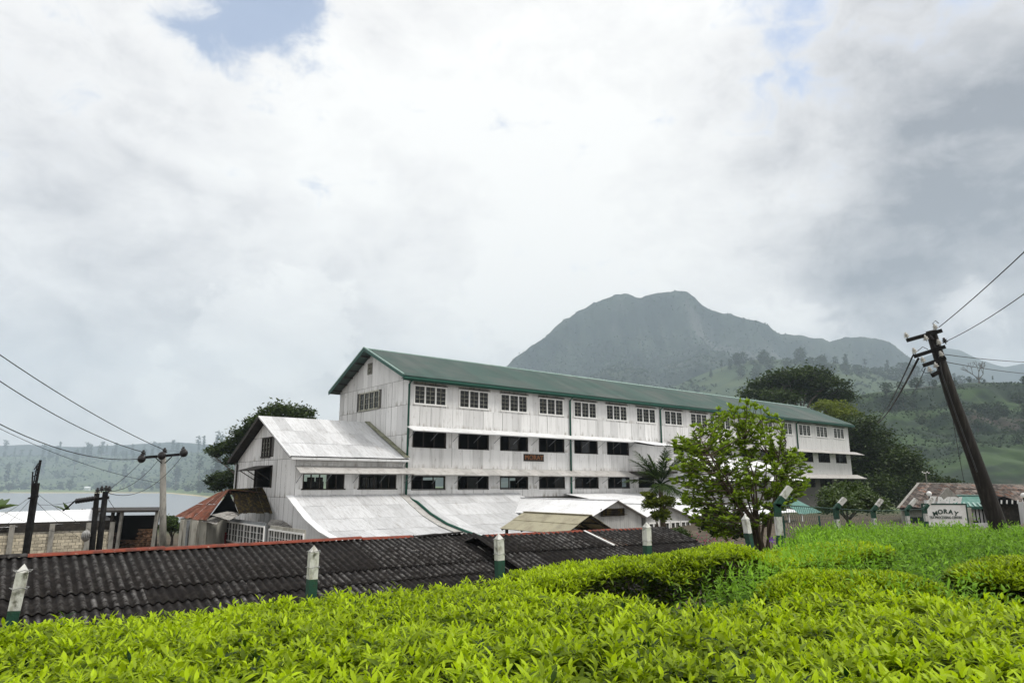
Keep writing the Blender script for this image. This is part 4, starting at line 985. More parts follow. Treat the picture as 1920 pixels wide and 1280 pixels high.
MB().box(-.3, 1.7, .2, .25, -3.2, -2.1).build('backing', 'dark_wood', gate)
# striped kiosk
kq = W(1845, 990, 39.5)
ki = thing('striped_kiosk', 'kiosk with green striped awning roof and striped white walls behind the leaning pole', 'kiosk', (kq.x, 39.5, -3.3), math.radians(-8))
zt = W(1845, 949, 39.5).z; zr2 = W(1845, 929, 39.5).z
MB().slab([(-1.6, -.5, zt), (1.6, -.5, zt), (1.2, .8, zr2), (-1.2, .8, zr2)], .04).slab([(-2.05, 1.5, zt), (-1.6, -.5, zt), (-1.2, .8, zr2)], .04).build('roof', 'teal_roof', ki)
for i in range(13):
    t_ = i / 12; x = -1.55 + 3.1 * t_; MB().bar((x, -.54, zt + .03), (x * .90, -.12, zt + .03 + (zr2 - zt) * .34), .09, .02).build('stripe', 'pale_teal', ki)
MB().bar((-1.2, .8, zr2 + .02), (1.2, .8, zr2 + .02), .25, .06).build('ridge_cap', 'pale_teal', ki)
MB().box(-1.55, 1.55, -.50, -.42, zt - .13, zt - .02).build('fascia', 'green_paint', ki)
MB().box(-1.4, .25, -.1, 0, -3.3, zt - .12).build('wall', 'white_wall', ki)
for i in range(9): x = -1.36 + i * .19; MB().box(x, x + .055, -.125, -.10, -3.3, zt - .12).build('wall_stripe', 'black_paint', ki)
MB().box(-.75, -.30, -.15, -.127, -2.9, -2.05).build('hatch', 'glass_dark', ki)
MB().box(.3, 1.5, .1, .2, -3.3, zt - .12).build('dark_wall', 'dark_wood', ki)
k2q = W(1895, 990, 38.5)
k2 = thing('dark_porch', 'dark gabled porch with white valance stripes right of the leaning pole', 'porch', (k2q.x, 38.5, -3.3), math.radians(-10))
zt2, za2 = W(1895, 944, 38.5).z, W(1895, 930, 38.5).z
MB().add([(-1.05, 0, zt2), (1.0, 0, zt2 - .05), (-.1, 0, za2), (-1.05, 1.5, zt2), (1.0, 1.5, zt2), (-.1, 1.5, za2)], [(0, 1, 2), (5, 4, 3), (0, 2, 5, 3), (2, 1, 4, 5)]).build('roof', 'black_paint', k2)
for i in range(7): x = -.85 + i * .27; MB().bar((x, -.05, zt2 + .0), (x + .03, -.05, zt2 + .20), .07, .02, (0, 1, 0)).build('valance_stripe', 'white_paint', k2)
MB().box(-.9, .75, .3, .4, -3.3, zt2).build('wall', 'dark_wood', k2)
MB().box(.78, 1.0, -.05, .1, -3.3, zt2 - .05).build('green_panel', 'teal_roof', k2)
MB().box(1.02, 2.0, .1, .2, -3.3, zt2 + .2).build('white_wall', 'white_wall', k2)
MB().box(1.15, 1.75, .05, .09, -3.0, zt2 - .5).build('blue_door', 'cloth_blue', k2)
# globe lamps on the gate pillars
for px, py, lab in ((1742, 925, 'white globe lamp on the pillar left of the sign'), (1919, 928, 'white globe lamp at the far right edge of the photo')):
    q0 = W(px, py, 37.5); gl = thing('globe_lamp', lab, 'lamp', (q0.x, q0.y, -3.3))
    MB().lathe((0, 0, q0.z - .13), [(.02, 0), (.09, .02), (.13, .09), (.13, .16), (.09, .23), (.02, .26)], 12).build('globe', 'sign_white', gl, True)
    MB().box(-.03, .03, -.03, .03, q0.z - .35, q0.z - .12).build('stem', 'black_paint', gl); MB().box(-.22, .22, -.2, .2, -3.3, q0.z - .35).build('pillar', 'white_wall', gl)
# roof aerial
q0 = W(1738, 906, 54); ar = thing('roof_aerial', 'thin mast with small white cups on the rusty roof ridge', 'aerial', (q0.x, q0.y, q0.z))
MB().tube([(0, 0, q0.z - .1), (0, 0, q0.z + .8)], .03, 6).build('mast', 'concrete', ar)
for i in range(5): MB().lathe((-.24 + i * .12, 0, q0.z + .75 + (.08 if i in (0, 3) else 0)), [(.02, 0), (.05, .03), (.03, .09)], 6).build('cup', 'sign_white', ar)
# gate area behind the shrub tree
gp = factory_thing('entrance_porch', 'open porch with white posts under a white roof behind the shrub tree', 'porch', -3.2)
slope_rows(gp, 'roof_sheet', 18.5, 26.5, [(-9.5, -1.75), (-13.2, -2.1)], 'roof_white', wid=.9)
for i in range(5): x = 18.8 + i * 1.85; MB().bar((x, -13.0, -3.6), (x, -13.0, -2.15), .11).build('post', 'white_paint', gp)
MB().box(18.5, 26.5, -9.8, -9.7, -3.6, -1.9).build('back_wall', 'dark_wood', gp)
MB().box(17.6, 19.2, -13.3, -13.2, -2.95, -2.05).build('notice_board', 'sign_white', gp)
tp = thing('teal_canopy', 'teal corrugated canopy sloping down behind the bent fence post', 'canopy', (W(1500, 970, 30).x, 30, -3.0))
strip_roof(tp, wq([(1455, 932, 31), (1478, 930, 33), (1542, 962, 32), (1500, 966, 30)]), 6, 'teal_roof')
for px, y_ in ((1468, 31), (1535, 31.6)): q0 = W(px, 960, y_); MB().bar((q0.x, q0.y, -3.2), (q0.x, q0.y, q0.z - .15), .06).build('post', 'green_paint', tp, world=True)
# ================================================================== poles and wires
def wire(label, pts, r=.012, sag=0.0, n=14, group=None):
    a, b = Vector(pts[0]), Vector(pts[-1])
    if len(pts) == 2: P_ = [a.lerp(b, i / n) - Vector((0, 0, sag * 4 * (i / n) * (1 - i / n))) for i in range(n + 1)]
    else: P_ = [Vector(q) for q in pts]
    o = MB().tube(P_, r, 5).build('overhead_wire', 'wire', None, True); tag(o, label, 'wire', group); return o
def pin_insulator(parent, c, s=1.0, material='insulator_dark', axis=(0, 0, 1)):
    prof = [(.02, 0), (.02, .06), (.10, .07), (.11, .10), (.05, .13), (.085, .15), (.09, .18), (.04, .20), (.055, .23), (.03, .27)]
    MB().lathe(c, [(r * s, h * s) for r, h in prof], 10, axis).build('insulator', material, parent, True, world=True)
# concrete pole
Yc = 44.0; q0 = W(305, 1030, Yc)
cpole = thing('concrete_pole', 'tall pale concrete pole with dark crossarm and round insulators', 'utility pole', (q0.x, Yc, GZ))
MB().tube([W(305, 1042, Yc), W(305.5, 960, Yc), W(306, 851, Yc)], [.215, .195, .165], 12).build('shaft', 'concrete', cpole, True, world=True)
MB().bar(W(262, 858, Yc - .28), W(346, 851, Yc - .28), .12, .16).build('crossarm', 'pole_dark', cpole, world=True)
for px, py in ((268, 856), (308, 852), (343, 850)): pin_insulator(cpole, W(px, py, Yc - .28), 1.6)
for px, py in ((265, 860), (303, 854), (344, 849)): MB().lathe(W(px, py, Yc - .45), [(.05, -.15), (.24, -.10), (.26, 0), (.20, .08), (.06, .12)], 12, (0, -1, 0)).build('strain_insulator', 'insulator_dark', cpole, True, world=True)
MB().bar(W(292, 858, Yc - .3), W(303, 868, Yc - .3), .05).bar(W(322, 856, Yc - .3), W(309, 868, Yc - .3), .05).build('brace', 'pole_dark', cpole, world=True)
for (x0, y0), (x1, y1), Y1, sg_, lb in (((308, 843), (-90, 602), 26, .35, 'topmost dark overhead wire rising left from the concrete pole'), ((268, 847), (-90, 652), 26, .5, 'second dark overhead wire rising left from the concrete pole'), ((260, 860), (-90, 745), 26, .75, 'third dark overhead wire sagging left from the crossarm end'), ((300, 905), (-90, 757), 30, .5, 'lowest thin overhead wire running left over the lake')):
    wire(lb, (W(x0, y0, Yc - .3), W(x1, y1, Y1)), .022 if 'thin' not in lb else .013, sg_)
# twin dark pole
Yh = 38.0
hp = thing('twin_pole', 'pair of dark leaning poles with a string of insulators over the store', 'utility pole', (W(178, 1045, Yh).x, Yh, GZ))
MB().tube([W(168, 1075, Yh), W(182, 924, Yh)], [.16, .13], 10).build('shaft', 'pole_dark', hp, True, world=True)
MB().tube([W(180, 1075, Yh + .2), W(198, 921, Yh + .2)], [.17, .14], 10).build('shaft', 'pole_dark', hp, True, world=True)
MB().bar(W(178, 936, Yh - .2), W(204, 932, Yh - .2), .10, .14).build('crossarm', 'pole_dark', hp, world=True)
for i in range(8):
    c = W(178 - i * 4.8, 934 + i * .7, Yh - .2); MB().lathe(c, [(.03, -.05), (.13, -.01), (.15, .03), (.04, .08)], 10, (-1, 0, -.05)).build('insulator', 'insulator_dark', hp, True, world=True)
for px, py in ((182, 926), (190, 923), (198, 922), (204, 923)): pin_insulator(hp, W(px, py, Yh), 1.3)
MB().tube([W(140, 939, Yh - .2), W(128, 950, Yh - .1), W(118, 957, Yh)], .04, 6).build('arm_hook', 'pole_dark', hp, world=True)
b = MB(); c = W(161, 1004, Yh - .3)
for i in range(7):
    a_ = i * .45; b.tube([c + Vector((.20 * math.cos(k_ / 14 * 2 * PI) * math.cos(a_), .20 * math.cos(k_ / 14 * 2 * PI) * math.sin(a_), .27 * math.sin(k_ / 14 * 2 * PI))) for k_ in range(15)], .03, 5)
b.build('cable_coil', 'steel_wire', hp, True, world=True)
for (x0, y0), (x1, y1), sg_, lb in (((266, 864), (198, 921), .12, 'left short wire dropping from concrete pole to twin pole'), ((300, 858), (200, 921), .55, 'middle slack wire between concrete pole and twin pole'), ((343, 853), (198, 922), 1.0, 'right slack wire from crossarm end to twin pole')):
    wire(lb, (W(x0, y0, Yc - .4), W(x1, y1, Yh)), .016, sg_)
wire('thin stay wire from twin pole towards the open shed', (W(200, 931, Yh), W(216, 955, 46)), .014)
wire('thin wire crossing the lake from twin pole to lattice pole', (W(140, 939, Yh - .2), W(66, 945, 36)), .010, .1)
# slim steel pole
Ys = 36.0
sp = thing('steel_pole', 'slim leaning steel pole with bare channel tops in front of the store', 'utility pole', (W(46, 1040, Ys).x, Ys, GZ))
MB().bar(W(42, 1080, Ys), W(68, 905, Ys), .26, .2, (0, 1, 0)).build('shaft', 'pole_dark', sp, world=True)
MB().bar(W(66, 915, Ys - .1), W(76, 862, Ys - .1), .09).bar(W(59, 925, Ys + .1), W(61.5, 884, Ys + .1), .05).bar(W(63, 905, Ys), W(70, 872, Ys), .04).build('channel', 'pole_dark', sp, world=True)
for (x0, y0, x1, y1) in ((62, 893, 71, 889), (61, 903, 69, 900), (66, 884, 73, 876), (64, 880, 72, 868)): MB().bar(W(x0, y0, Ys), W(x1, y1, Ys), .035).build('rung', 'pole_dark', sp, world=True)
MB().bar(W(53, 934, Ys - .2), W(72, 930, Ys - .2), .08).build('crossarm', 'pole_dark', sp, world=True)
for (x0, y0, x1, y1, Y1, lb) in ((55, 932, -30, 980, 30, 'dark wire from steel pole to the left edge'), (57, 936, -20, 1010, 30, 'faint lower wire from steel pole to the left edge'), (66, 922, 200, 1010, 40, 'thin service wire from steel pole across the white roof'), (68, 940, 150, 1008, 40, 'thin service wire from steel pole to the cable coil'), (10, 960, 120, 1000, 39, 'thin slack wire over the white store roof')):
    wire(lb, (W(x0, y0, Ys), W(x1, y1, Y1)), .010, .12)
# leaning pole on the right
Yr = 20.0
lp = thing('leaning_pole', 'thick weathered pole leaning left with four crossarms and white insulators', 'utility pole', (W(1872, 1000, Yr).x, Yr, -3.0))
pts = [W(1895, 1060, Yr), W(1868, 975, Yr), W(1828, 862, Yr), W(1785, 745, Yr), W(1745, 620, Yr)]
MB().tube(pts, [.245, .225, .19, .17, .135], 12).build('shaft', 'pole_wood', lp, True, world=True)
for i, (x0, y0, x1, y1) in enumerate(((1701, 638, 1765, 620), (1715, 668, 1771, 650), (1732, 685, 1772, 671), (1748, 704, 1762, 696))):
    MB().bar(W(x0, y0, Yr - .19), W(x1, y1, Yr - .19), .10, .11).build('crossarm', 'pole_dark', lp, world=True)
for px, py, mt in ((1702, 635, 'porcelain'), (1756, 619, 'porcelain'), (1763, 648, 'porcelain'), (1774, 645, 'insulator_dark'), (1717, 664, 'porcelain'), (1733, 681, 'porcelain'), (1767, 670, 'porcelain'), (1748, 640, 'insulator_dark'), (1738, 640, 'porcelain'), (1746, 699, 'porcelain'), (1757, 691, 'porcelain')):
    pin_insulator(lp, W(px, py, Yr - .22), .75, mt, (-.3, 0, 1))
b = MB(); b.tube([W(1752, 612, Yr - .2), W(1749, 606, Yr - .2), W(1754, 601, Yr - .2), W(1760, 606, Yr - .2)], .012, 5); b.tube([W(1752, 645, Yr - .2), W(1760, 665, Yr - .2), W(1766, 700, Yr - .25), W(1790, 770, Yr - .25), W(1832, 885, Yr - .3)], .02, 5); b.tube([W(1733, 684, Yr - .2), W(1728, 694, Yr - .2), W(1735, 699, Yr - .2), W(1748, 700, Yr - .2)], .010, 5)
b.tube([W(1718, 660, Yr - .2), W(1730, 650, Yr - .2), W(1740, 655, Yr - .2)], .010, 5)
b.build('jumper_wire', 'wire', lp, world=True)
for (x0, y0, x1, y1, Y1, sg_, r_, lb) in ((1761, 613, 2010, 386, 11, .06, .012, 'upper wire rising right from the top of the leaning pole'), (1776, 639, 2010, 484, 11, .10, .010, 'second wire rising right from the leaning pole'), (1768, 664, 2010, 677, 38, .15, .012, 'upper level wire running right from the leaning pole'), (1770, 678, 2010, 703, 38, .15, .012, 'lower level wire running right from the leaning pole'), (1713, 664, 1640, 790, 70, .4, .022, 'thin wire descending left from the leaning pole into trees'), (1722, 672, 1645, 792, 60, .3, .035, 'thick cable descending left from the leaning pole into trees'), (1735, 690, 1700, 745, 70, .3, .012, 'faint short wire below the third crossarm'), (1775, 715, 1808, 905, 26, .3, .010, 'thin service wire dropping beside the leaning pole')):
    wire(lb, (W(x0, y0, Yr - .2), W(x1, y1, Y1)), r_, sg_)

# ================================================================== fence posts
def painted_post(label, top, base, Y, bands, w=.09, group='short painted fence posts along the tea'):
    T = W(*top, Y); B = W(*base, Y); gz = ground_z(B.x, B.y) - .1
    d_ = (T - B).normalized(); k = (B.z - gz) / d_.z; B0 = B - d_ * k
    o = thing('fence_post', label, 'fence post', tuple(B0), 0, group)
    L_ = (T - B0).length; cuts = []
    ys = [q[0] for q in bands]                              # photo rows where each band starts, from the top
    def along(row): r_ = (row - top[1]) / (base[1] - top[1]); return (T - B).length * r_
    prev = .0
    for i, (row, m_) in enumerate(bands):
        a_ = along(row); e_ = along(bands[i + 1][0]) if i + 1 < len(bands) else L_
        b = MB(); P0 = T - d_ * a_; P1 = T - d_ * e_
        if i == 0:
            s0 = T - d_ * .07; b.bar(P1, s0, w, w, (FN.x, FN.y, 0)); x = d_.cross(Vector((FN.x, FN.y, 0))).normalized(); y_ = x.cross(d_)
            b.add([T, s0 + x * w / 2 + y_ * w / 2, s0 + x * w / 2 - y_ * w / 2, s0 - x * w / 2 - y_ * w / 2, s0 - x * w / 2 + y_ * w / 2], [(0, 2, 1), (0, 3, 2), (0, 4, 3), (0, 1, 4)])
        else: b.bar(P1, P0, w * 1.002, w * 1.002, (FN.x, FN.y, 0))
        b.build('painted_band', m_, o, world=True)
    for f_ in (.12, .42):
        c = T.lerp(B, f_); MB().tube([c + Vector((math.cos(a_ / 8 * 2 * PI) * w * .78, math.sin(a_ / 8 * 2 * PI) * w * .78, .01 * math.sin(a_ * 3))) for a_ in range(9)], .004, 5, False).build('wire_tie', 'steel_wire', o, world=True)
    return T, B, d_
PW, PG = 'post_white', 'post_green'
mat(PW, (.60, .60, .57), .8, (.32, .31, .27), 14, .45, .7, (1, 1, .5), (.12, .12, .09), 9, .56, .72, bump=.4, bscale=40)
mat(PG, (.012, .060, .038), .7, (.022, .045, .03), 12, .45, .7, bump=.3, bscale=40)
posts = [painted_post('white topped green fence post leaning right at the left edge of photo', (46, 1056), (22, 1165), 6.2, [(1056, PW), (1143, PG)]),
         painted_post('upright white topped green fence post before the long black roof', (589, 1021), (583, 1120), 7.3, [(1021, PW), (1085, PG)]),
         painted_post('white topped green fence post at the near end of second tea hedge', (935, 999), (938, 1092), 8.6, [(999, PW), (1050, PG)]),
         painted_post('white topped green fence post standing beyond the second tea hedge', (1212, 978), (1215, 1062), 10.0, [(978, PW), (1022, PG)]),
         painted_post('white green white banded fence post leaning left by the shrub tree', (1396, 964), (1411, 1047), 11.4, [(964, PW), (999, PG), (1034, PW), (1060, PG)])]
def bent_post(label, px, rows, tip, Y, w=.125):
    el = W(px, rows[0], Y); T = W(*tip, Y); gz = ground_z(el.x, el.y) - .2
    o = thing('bent_fence_post', label, 'fence post', (el.x, el.y, gz), 0, 'tall bent top fence posts')
    mid = el.lerp(T, .42)
    MB().bar(el - (T - el).normalized() * .03, mid, w, w, (0, 1, 0)).build('elbow', PG, o, world=True); MB().bar(mid, T, w, w, (0, 1, 0)).build('arm_tip', PW, o, world=True)
    cuts = [el.z + .02] + [W(px, r_, Y).z for r_ in rows[1:]] + [gz]
    for i, (a_, b_) in enumerate(zip(cuts, cuts[1:])):
        MB().bar((el.x + .006 * i, el.y, b_), (el.x, el.y, a_), w * (1 + .002 * i), w * (1 + .002 * i), (0, 1, 0)).build('painted_band', PG if i % 2 == 0 else PW, o, world=True)
    return el
els = [bent_post('nearest tall fence post with bent white tip beside shrub tree', 1457, (946, 968, 1003), (1481, 913), 13.0, .105),
       bent_post('second tall bent fence post, beyond the teal canopy', 1567, (953, 973, 993), (1584, 934), 19.0, .115),
       bent_post('third tall bent fence post, halfway along the far fence', 1637, (957, 971, 992), (1653, 936), 23.5, .12),
       bent_post('fourth tall bent fence post, left of the rusty house corner', 1700, (956, 967, 987), (1717, 935), 28.0, .125),
       bent_post('fifth tall bent fence post, just left of the sign board', 1734, (953, 962, 977), (1748, 934), 31.0, .13)]
nt_ = thing('chain_link_fence', 'green chain link fence netting hung between the bent posts', 'fence', (els[0].x, els[0].y, els[0].z - 1.8))
b = MB(); net = MB()
for p0, p1 in zip(els, els[1:]):
    b.tube([p0, p1], .011, 5); n = int((p1 - p0).length / .22)
    for i in range(n):
        q = p0.lerp(p1, i / n); q2 = p0.lerp(p1, min(1, (i + 3) / n)); net.bar(q, q2 - Vector((0, 0, .75)), .004); net.bar(q2, q - Vector((0, 0, .75)), .004)
b.build('top_rail', 'dark_green_paint', nt_, world=True); net.build('netting', 'dark_green_paint', nt_, world=True)

# ================================================================== tea, hedges and weeds
canv = np.vectorize(canopy)
def nz2(X, Y, s, z=0.0): return np.array([fbm(x * s, y * s, z, 3) for x, y in zip(X, Y)])
def shoots(name, X, Y, Z, size, parent=None, n_leaf=5, youth=None, material='leaf_tea', lift=.03, nrm=None):
    n = len(X); youth = RNG.uniform(.35, 1, n) if youth is None else youth
    Ps, Ds, Ls, Ws, Ts, Dr = [], [], [], [], [], []
    az0 = RNG.uniform(0, 2 * PI, n); hgt = RNG.uniform(.0, .05, n) * size / .07; lean = RNG.normal(0, .22, (n, 2))
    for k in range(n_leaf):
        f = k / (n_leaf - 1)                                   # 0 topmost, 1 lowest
        az = az0 + k * 2.4 + RNG.normal(0, .25, n); el = np.radians(72 - 58 * f + RNG.normal(0, 9, n))
        d_ = np.stack([np.cos(az) * np.cos(el), np.sin(az) * np.cos(el), np.sin(el)], 1); d_[:, 0] += lean[:, 0] * (1 - f * .6); d_[:, 1] += lean[:, 1] * (1 - f * .6)
        L_ = size * (0.62 + .55 * f) * RNG.uniform(.75, 1.25, n)
        z = Z + hgt - f * .055 * size / .07
        Ps.append(np.stack([X + d_[:, 0] * .008, Y + d_[:, 1] * .008, z], 1)); Ds.append(d_); Ls.append(L_); Ws.append(L_ * RNG.uniform(.28, .42, n))
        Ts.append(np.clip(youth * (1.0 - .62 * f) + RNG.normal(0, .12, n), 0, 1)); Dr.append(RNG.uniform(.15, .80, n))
    return leaves(name, np.concatenate(Ps), np.concatenate(Ds), np.concatenate(Ls), np.concatenate(Ws), material, np.concatenate(Ts), np.concatenate(Dr), parent)
def old_leaves(name, X, Y, Z, size, parent=None, tone=(0, .28), zlo=-.15, zhi=.75):
    n = len(X); d_ = rand_dirs(n, zlo, zhi)
    return leaves(name, np.stack([X, Y, Z], 1), d_, RNG.uniform(.8, 1.3, n) * size, RNG.uniform(.36, .48, n) * size, 'leaf_tea', RNG.uniform(*tone, n), RNG.uniform(.1, .4, n), parent, rib=False)
def in_fore(X, Y):
    s = (X - FP.x) * FN.x + (Y - FP.y) * FN.y
    bound = np.interp(X, [-.4, .3, 1.6, 6], [20, 6.9, 5.95, 5.6]) + .25 * np.sin(X * 2.3 + 1)
    return (s > .40 + .12 * np.sin(X * 3.1)) & (Y < bound) & (np.abs(X) < .92 * Y + 1.3) & (Y > 1.0)
def sample(n, x0, x1, y0, y1, test):
    X = RNG.uniform(x0, x1, n); Y = RNG.uniform(y0, y1, n); k = test(X, Y); return X[k], Y[k]
def bumps(X, Y): return .05 * nz2(X, Y, .9) + .06 * nz2(X, Y, 2.6, 4.0)
X, Y = sample(80000, -8.5, 7.5, 1.0, 9.5, in_fore)
Zc = canv(X, Y) + bumps(X, Y); patch = nz2(X, Y, .55, 8.0)
gapn = nz2(X, Y, 4.5, 1.0); keep = gapn > RNG.uniform(-.58, .26, len(X)); X, Y, Zc, patch, gapn = X[keep], Y[keep], Zc[keep], patch[keep], gapn[keep]
yth = np.clip(.80 + .35 * patch + .3 * gapn + RNG.normal(0, .28, len(X)), .03, 1)  # leaf age, plus gap shade put into the tone: sunken shoots darker
Zs = Zc + .05 * gapn + RNG.uniform(-.05, .03, len(X))
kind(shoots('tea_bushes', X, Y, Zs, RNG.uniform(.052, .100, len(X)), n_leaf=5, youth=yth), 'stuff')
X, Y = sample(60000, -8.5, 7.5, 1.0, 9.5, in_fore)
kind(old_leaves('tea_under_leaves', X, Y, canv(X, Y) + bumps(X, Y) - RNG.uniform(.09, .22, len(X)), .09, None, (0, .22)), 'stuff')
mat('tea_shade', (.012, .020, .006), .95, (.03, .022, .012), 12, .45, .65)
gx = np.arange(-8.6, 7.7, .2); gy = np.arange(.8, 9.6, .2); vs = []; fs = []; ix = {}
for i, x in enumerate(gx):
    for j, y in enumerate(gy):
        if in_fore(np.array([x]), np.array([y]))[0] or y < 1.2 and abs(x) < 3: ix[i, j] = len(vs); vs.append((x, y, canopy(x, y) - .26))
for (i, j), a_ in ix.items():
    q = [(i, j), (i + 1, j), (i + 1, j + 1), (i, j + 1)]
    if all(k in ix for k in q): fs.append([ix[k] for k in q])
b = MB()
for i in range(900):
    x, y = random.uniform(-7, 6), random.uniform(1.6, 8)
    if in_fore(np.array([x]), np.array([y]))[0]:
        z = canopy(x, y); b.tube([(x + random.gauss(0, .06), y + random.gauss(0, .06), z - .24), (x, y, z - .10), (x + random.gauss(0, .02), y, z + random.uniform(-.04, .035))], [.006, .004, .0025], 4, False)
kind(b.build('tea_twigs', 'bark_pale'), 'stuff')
me = bpy.data.meshes.new('tea_gap_shade'); me.from_pydata(vs, [], fs); me.update(); me.materials.append(MATS['tea_shade']); kind(link('tea_gap_shade', me), 'stuff')  # added dark sheet, its colour standing in for shade between the leaves
# separate hedges
def hedge(label, test, x0, x1, y0, y1, n, top, size=.075, inner=None, youth=.72):
    X, Y = sample(n, x0, x1, y0, y1, test); c = (float(X.mean()), float(Y.mean())); gz = ground_z(*c)
    o = thing('tea_hedge', label, 'hedge', (c[0], c[1], gz))
    Z = top(X, Y) + .05 * nz2(X, Y, 1.3)
    yth = np.clip(youth + .3 * nz2(X, Y, .8, 2.0) + RNG.normal(0, .15, len(X)), .1, 1)
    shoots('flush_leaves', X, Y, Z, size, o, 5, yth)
    X2, Y2 = sample(int(n * 2.4), x0, x1, y0, y1, test); k = RNG.uniform(0, 1, len(X2)) ** 1.3
    old_leaves('old_leaves', X2, Y2, top(X2, Y2) - .05 - k * .5, .085, o, (0, .22), -.3, .6)
    b = MB()
    for i in range(70):
        j = RNG.integers(len(X)); zt_ = float(top(X[j:j + 1], Y[j:j + 1])[0]) - .1; x, y = float(X[j]), float(Y[j])
        b.tube([(x + RNG.normal(0, .12), y + RNG.normal(0, .12), gz - .1), (x + RNG.normal(0, .05), y + RNG.normal(0, .05), (gz + zt_) / 2), (x, y, zt_)], [.018, .013, .006], 5, False)
    b.v = [(v[0] - c[0], v[1] - c[1], v[2]) for v in b.v]; b.build('stems', 'bark', o)
def sv(X, Y): return (X - FP.x) * FN.x + (Y - FP.y) * FN.y
def th2(X, Y): s = sv(X, Y); return (s > .32) & (s < 1.50 + .1 * np.sin(X * 4)) & (X > .05 + .1 * np.sin(Y * 5)) & (X < 3.25)
def top2(X, Y): s = sv(X, Y); e_ = np.minimum(np.clip((s - .3) / .3, 0, 1), np.clip((1.55 - s) / .3, 0, 1)); return canv(X, Y) * 0 - .97 - .010 * Y + .05 * X - .14 * (1 - e_) ** 2
hedge('clipped tea hedge with dark woody side standing before the fence posts', th2, -.2, 3.5, 6.5, 12, 12000, top2)
def th3(X, Y): s = sv(X, Y); return (s > .9) & (s < 2.2) & (X > 3.25) & (X < 5.3)
hedge('tea hedge at the foot of the banded post beside the weeds', th3, 3.2, 5.4, 8, 12, 7000, lambda X, Y: -1.02 + .035 * (X - 3) - .0 * Y, .08)
def th4(X, Y): return ((X - 5.9) / 1.15) ** 2 + ((Y - 7.6) / .95) ** 2 < 1
hedge('dark sided tea bush among weeds at the right edge of photo', th4, 4.5, 7.2, 6.4, 8.8, 9000, lambda X, Y: -.86 - .16 * (((X - 5.9) / 1.15) ** 2 + ((Y - 7.6) / .95) ** 2) ** 2, .075, youth=.6)
def th5(X, Y): return ((X - 3.6) / 1.0) ** 2 + ((Y - 7.6) / .7) ** 2 < 1
hedge('rounded tea bush half covered by weeds right of the clipped hedge', th5, 2.4, 4.8, 6.6, 8.5, 6000, lambda X, Y: -.98 - .2 * (((X - 3.6) / 1.0) ** 2 + ((Y - 7.6) / .7) ** 2) ** 2, .07, youth=.62)
# weeds: upright feathery stems
def in_weed(X, Y):
    s = sv(X, Y); return (X > np.where(Y < 8.2, 1.95, 2.6) + .25 * np.sin(Y * 2)) & ((((X - 5.9) / 1.3) ** 2 + ((Y - 7.3) / 1.25) ** 2 > 1) | (RNG.uniform(0, 1, len(X)) < .06)) & ((((X - 3.6) / 1.0) ** 2 + ((Y - 7.5) / .8) ** 2 > 1) | (RNG.uniform(0, 1, len(X)) < .25)) & (Y > np.interp(X, [1.2, 1.8, 6], [6.3, 5.8, 5.55])) & (s > np.interp(X, [0, 3, 6.5, 20], [1.55, 1.3, -3.6, -4.0])) & (Y < 16.5) & (np.abs(X) < .86 * Y + 1.5) & (nz2(X, Y, .9, 6.0) > RNG.uniform(-1.1, -.05, len(X)))
X, Y = sample(20000, 1.0, 15, 5.4, 16.5, in_weed); n = len(X); gzv = np.array([ground_z(x, y) for x, y in zip(X, Y)])
clump = nz2(X, Y, .7, 5.0); hh = np.clip(.78 + .34 * clump + RNG.normal(0, .12, n), .25, 1.2)
hh = np.maximum(.12, np.minimum(hh, np.interp(X / Y, [.30, .365, .415], [-.120, -.112, -.066]) * Y - gzv + RNG.normal(0, .06, n) + .20 * nz2(X, Y, 1.1, 2.0)))
Ps, Ds, Ls, Ts = [], [], [], []
lean = RNG.normal(0, .14, (n, 2)); NLW = 15
for k in range(NLW):
    f = 1 - (k / NLW) ** 1.25 * .75
    az = RNG.uniform(0, 2 * PI, n); el = RNG.uniform(.15, .9, n) if k else np.full(n, 1.2)
    Ps.append(np.stack([X + lean[:, 0] * hh * f * f, Y + lean[:, 1] * hh * f * f, gzv + hh * f], 1)); Ds.append(np.stack([np.cos(az) * np.cos(el), np.sin(az) * np.cos(el), np.sin(el)], 1))
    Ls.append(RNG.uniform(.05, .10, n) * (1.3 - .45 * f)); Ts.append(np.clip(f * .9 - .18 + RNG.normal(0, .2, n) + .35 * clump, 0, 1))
kind(leaves('weeds', np.concatenate(Ps), np.concatenate(Ds), np.concatenate(Ls), np.concatenate(Ls) * .32, 'leaf_weed', np.concatenate(Ts), .2, None, rib=False), 'stuff')

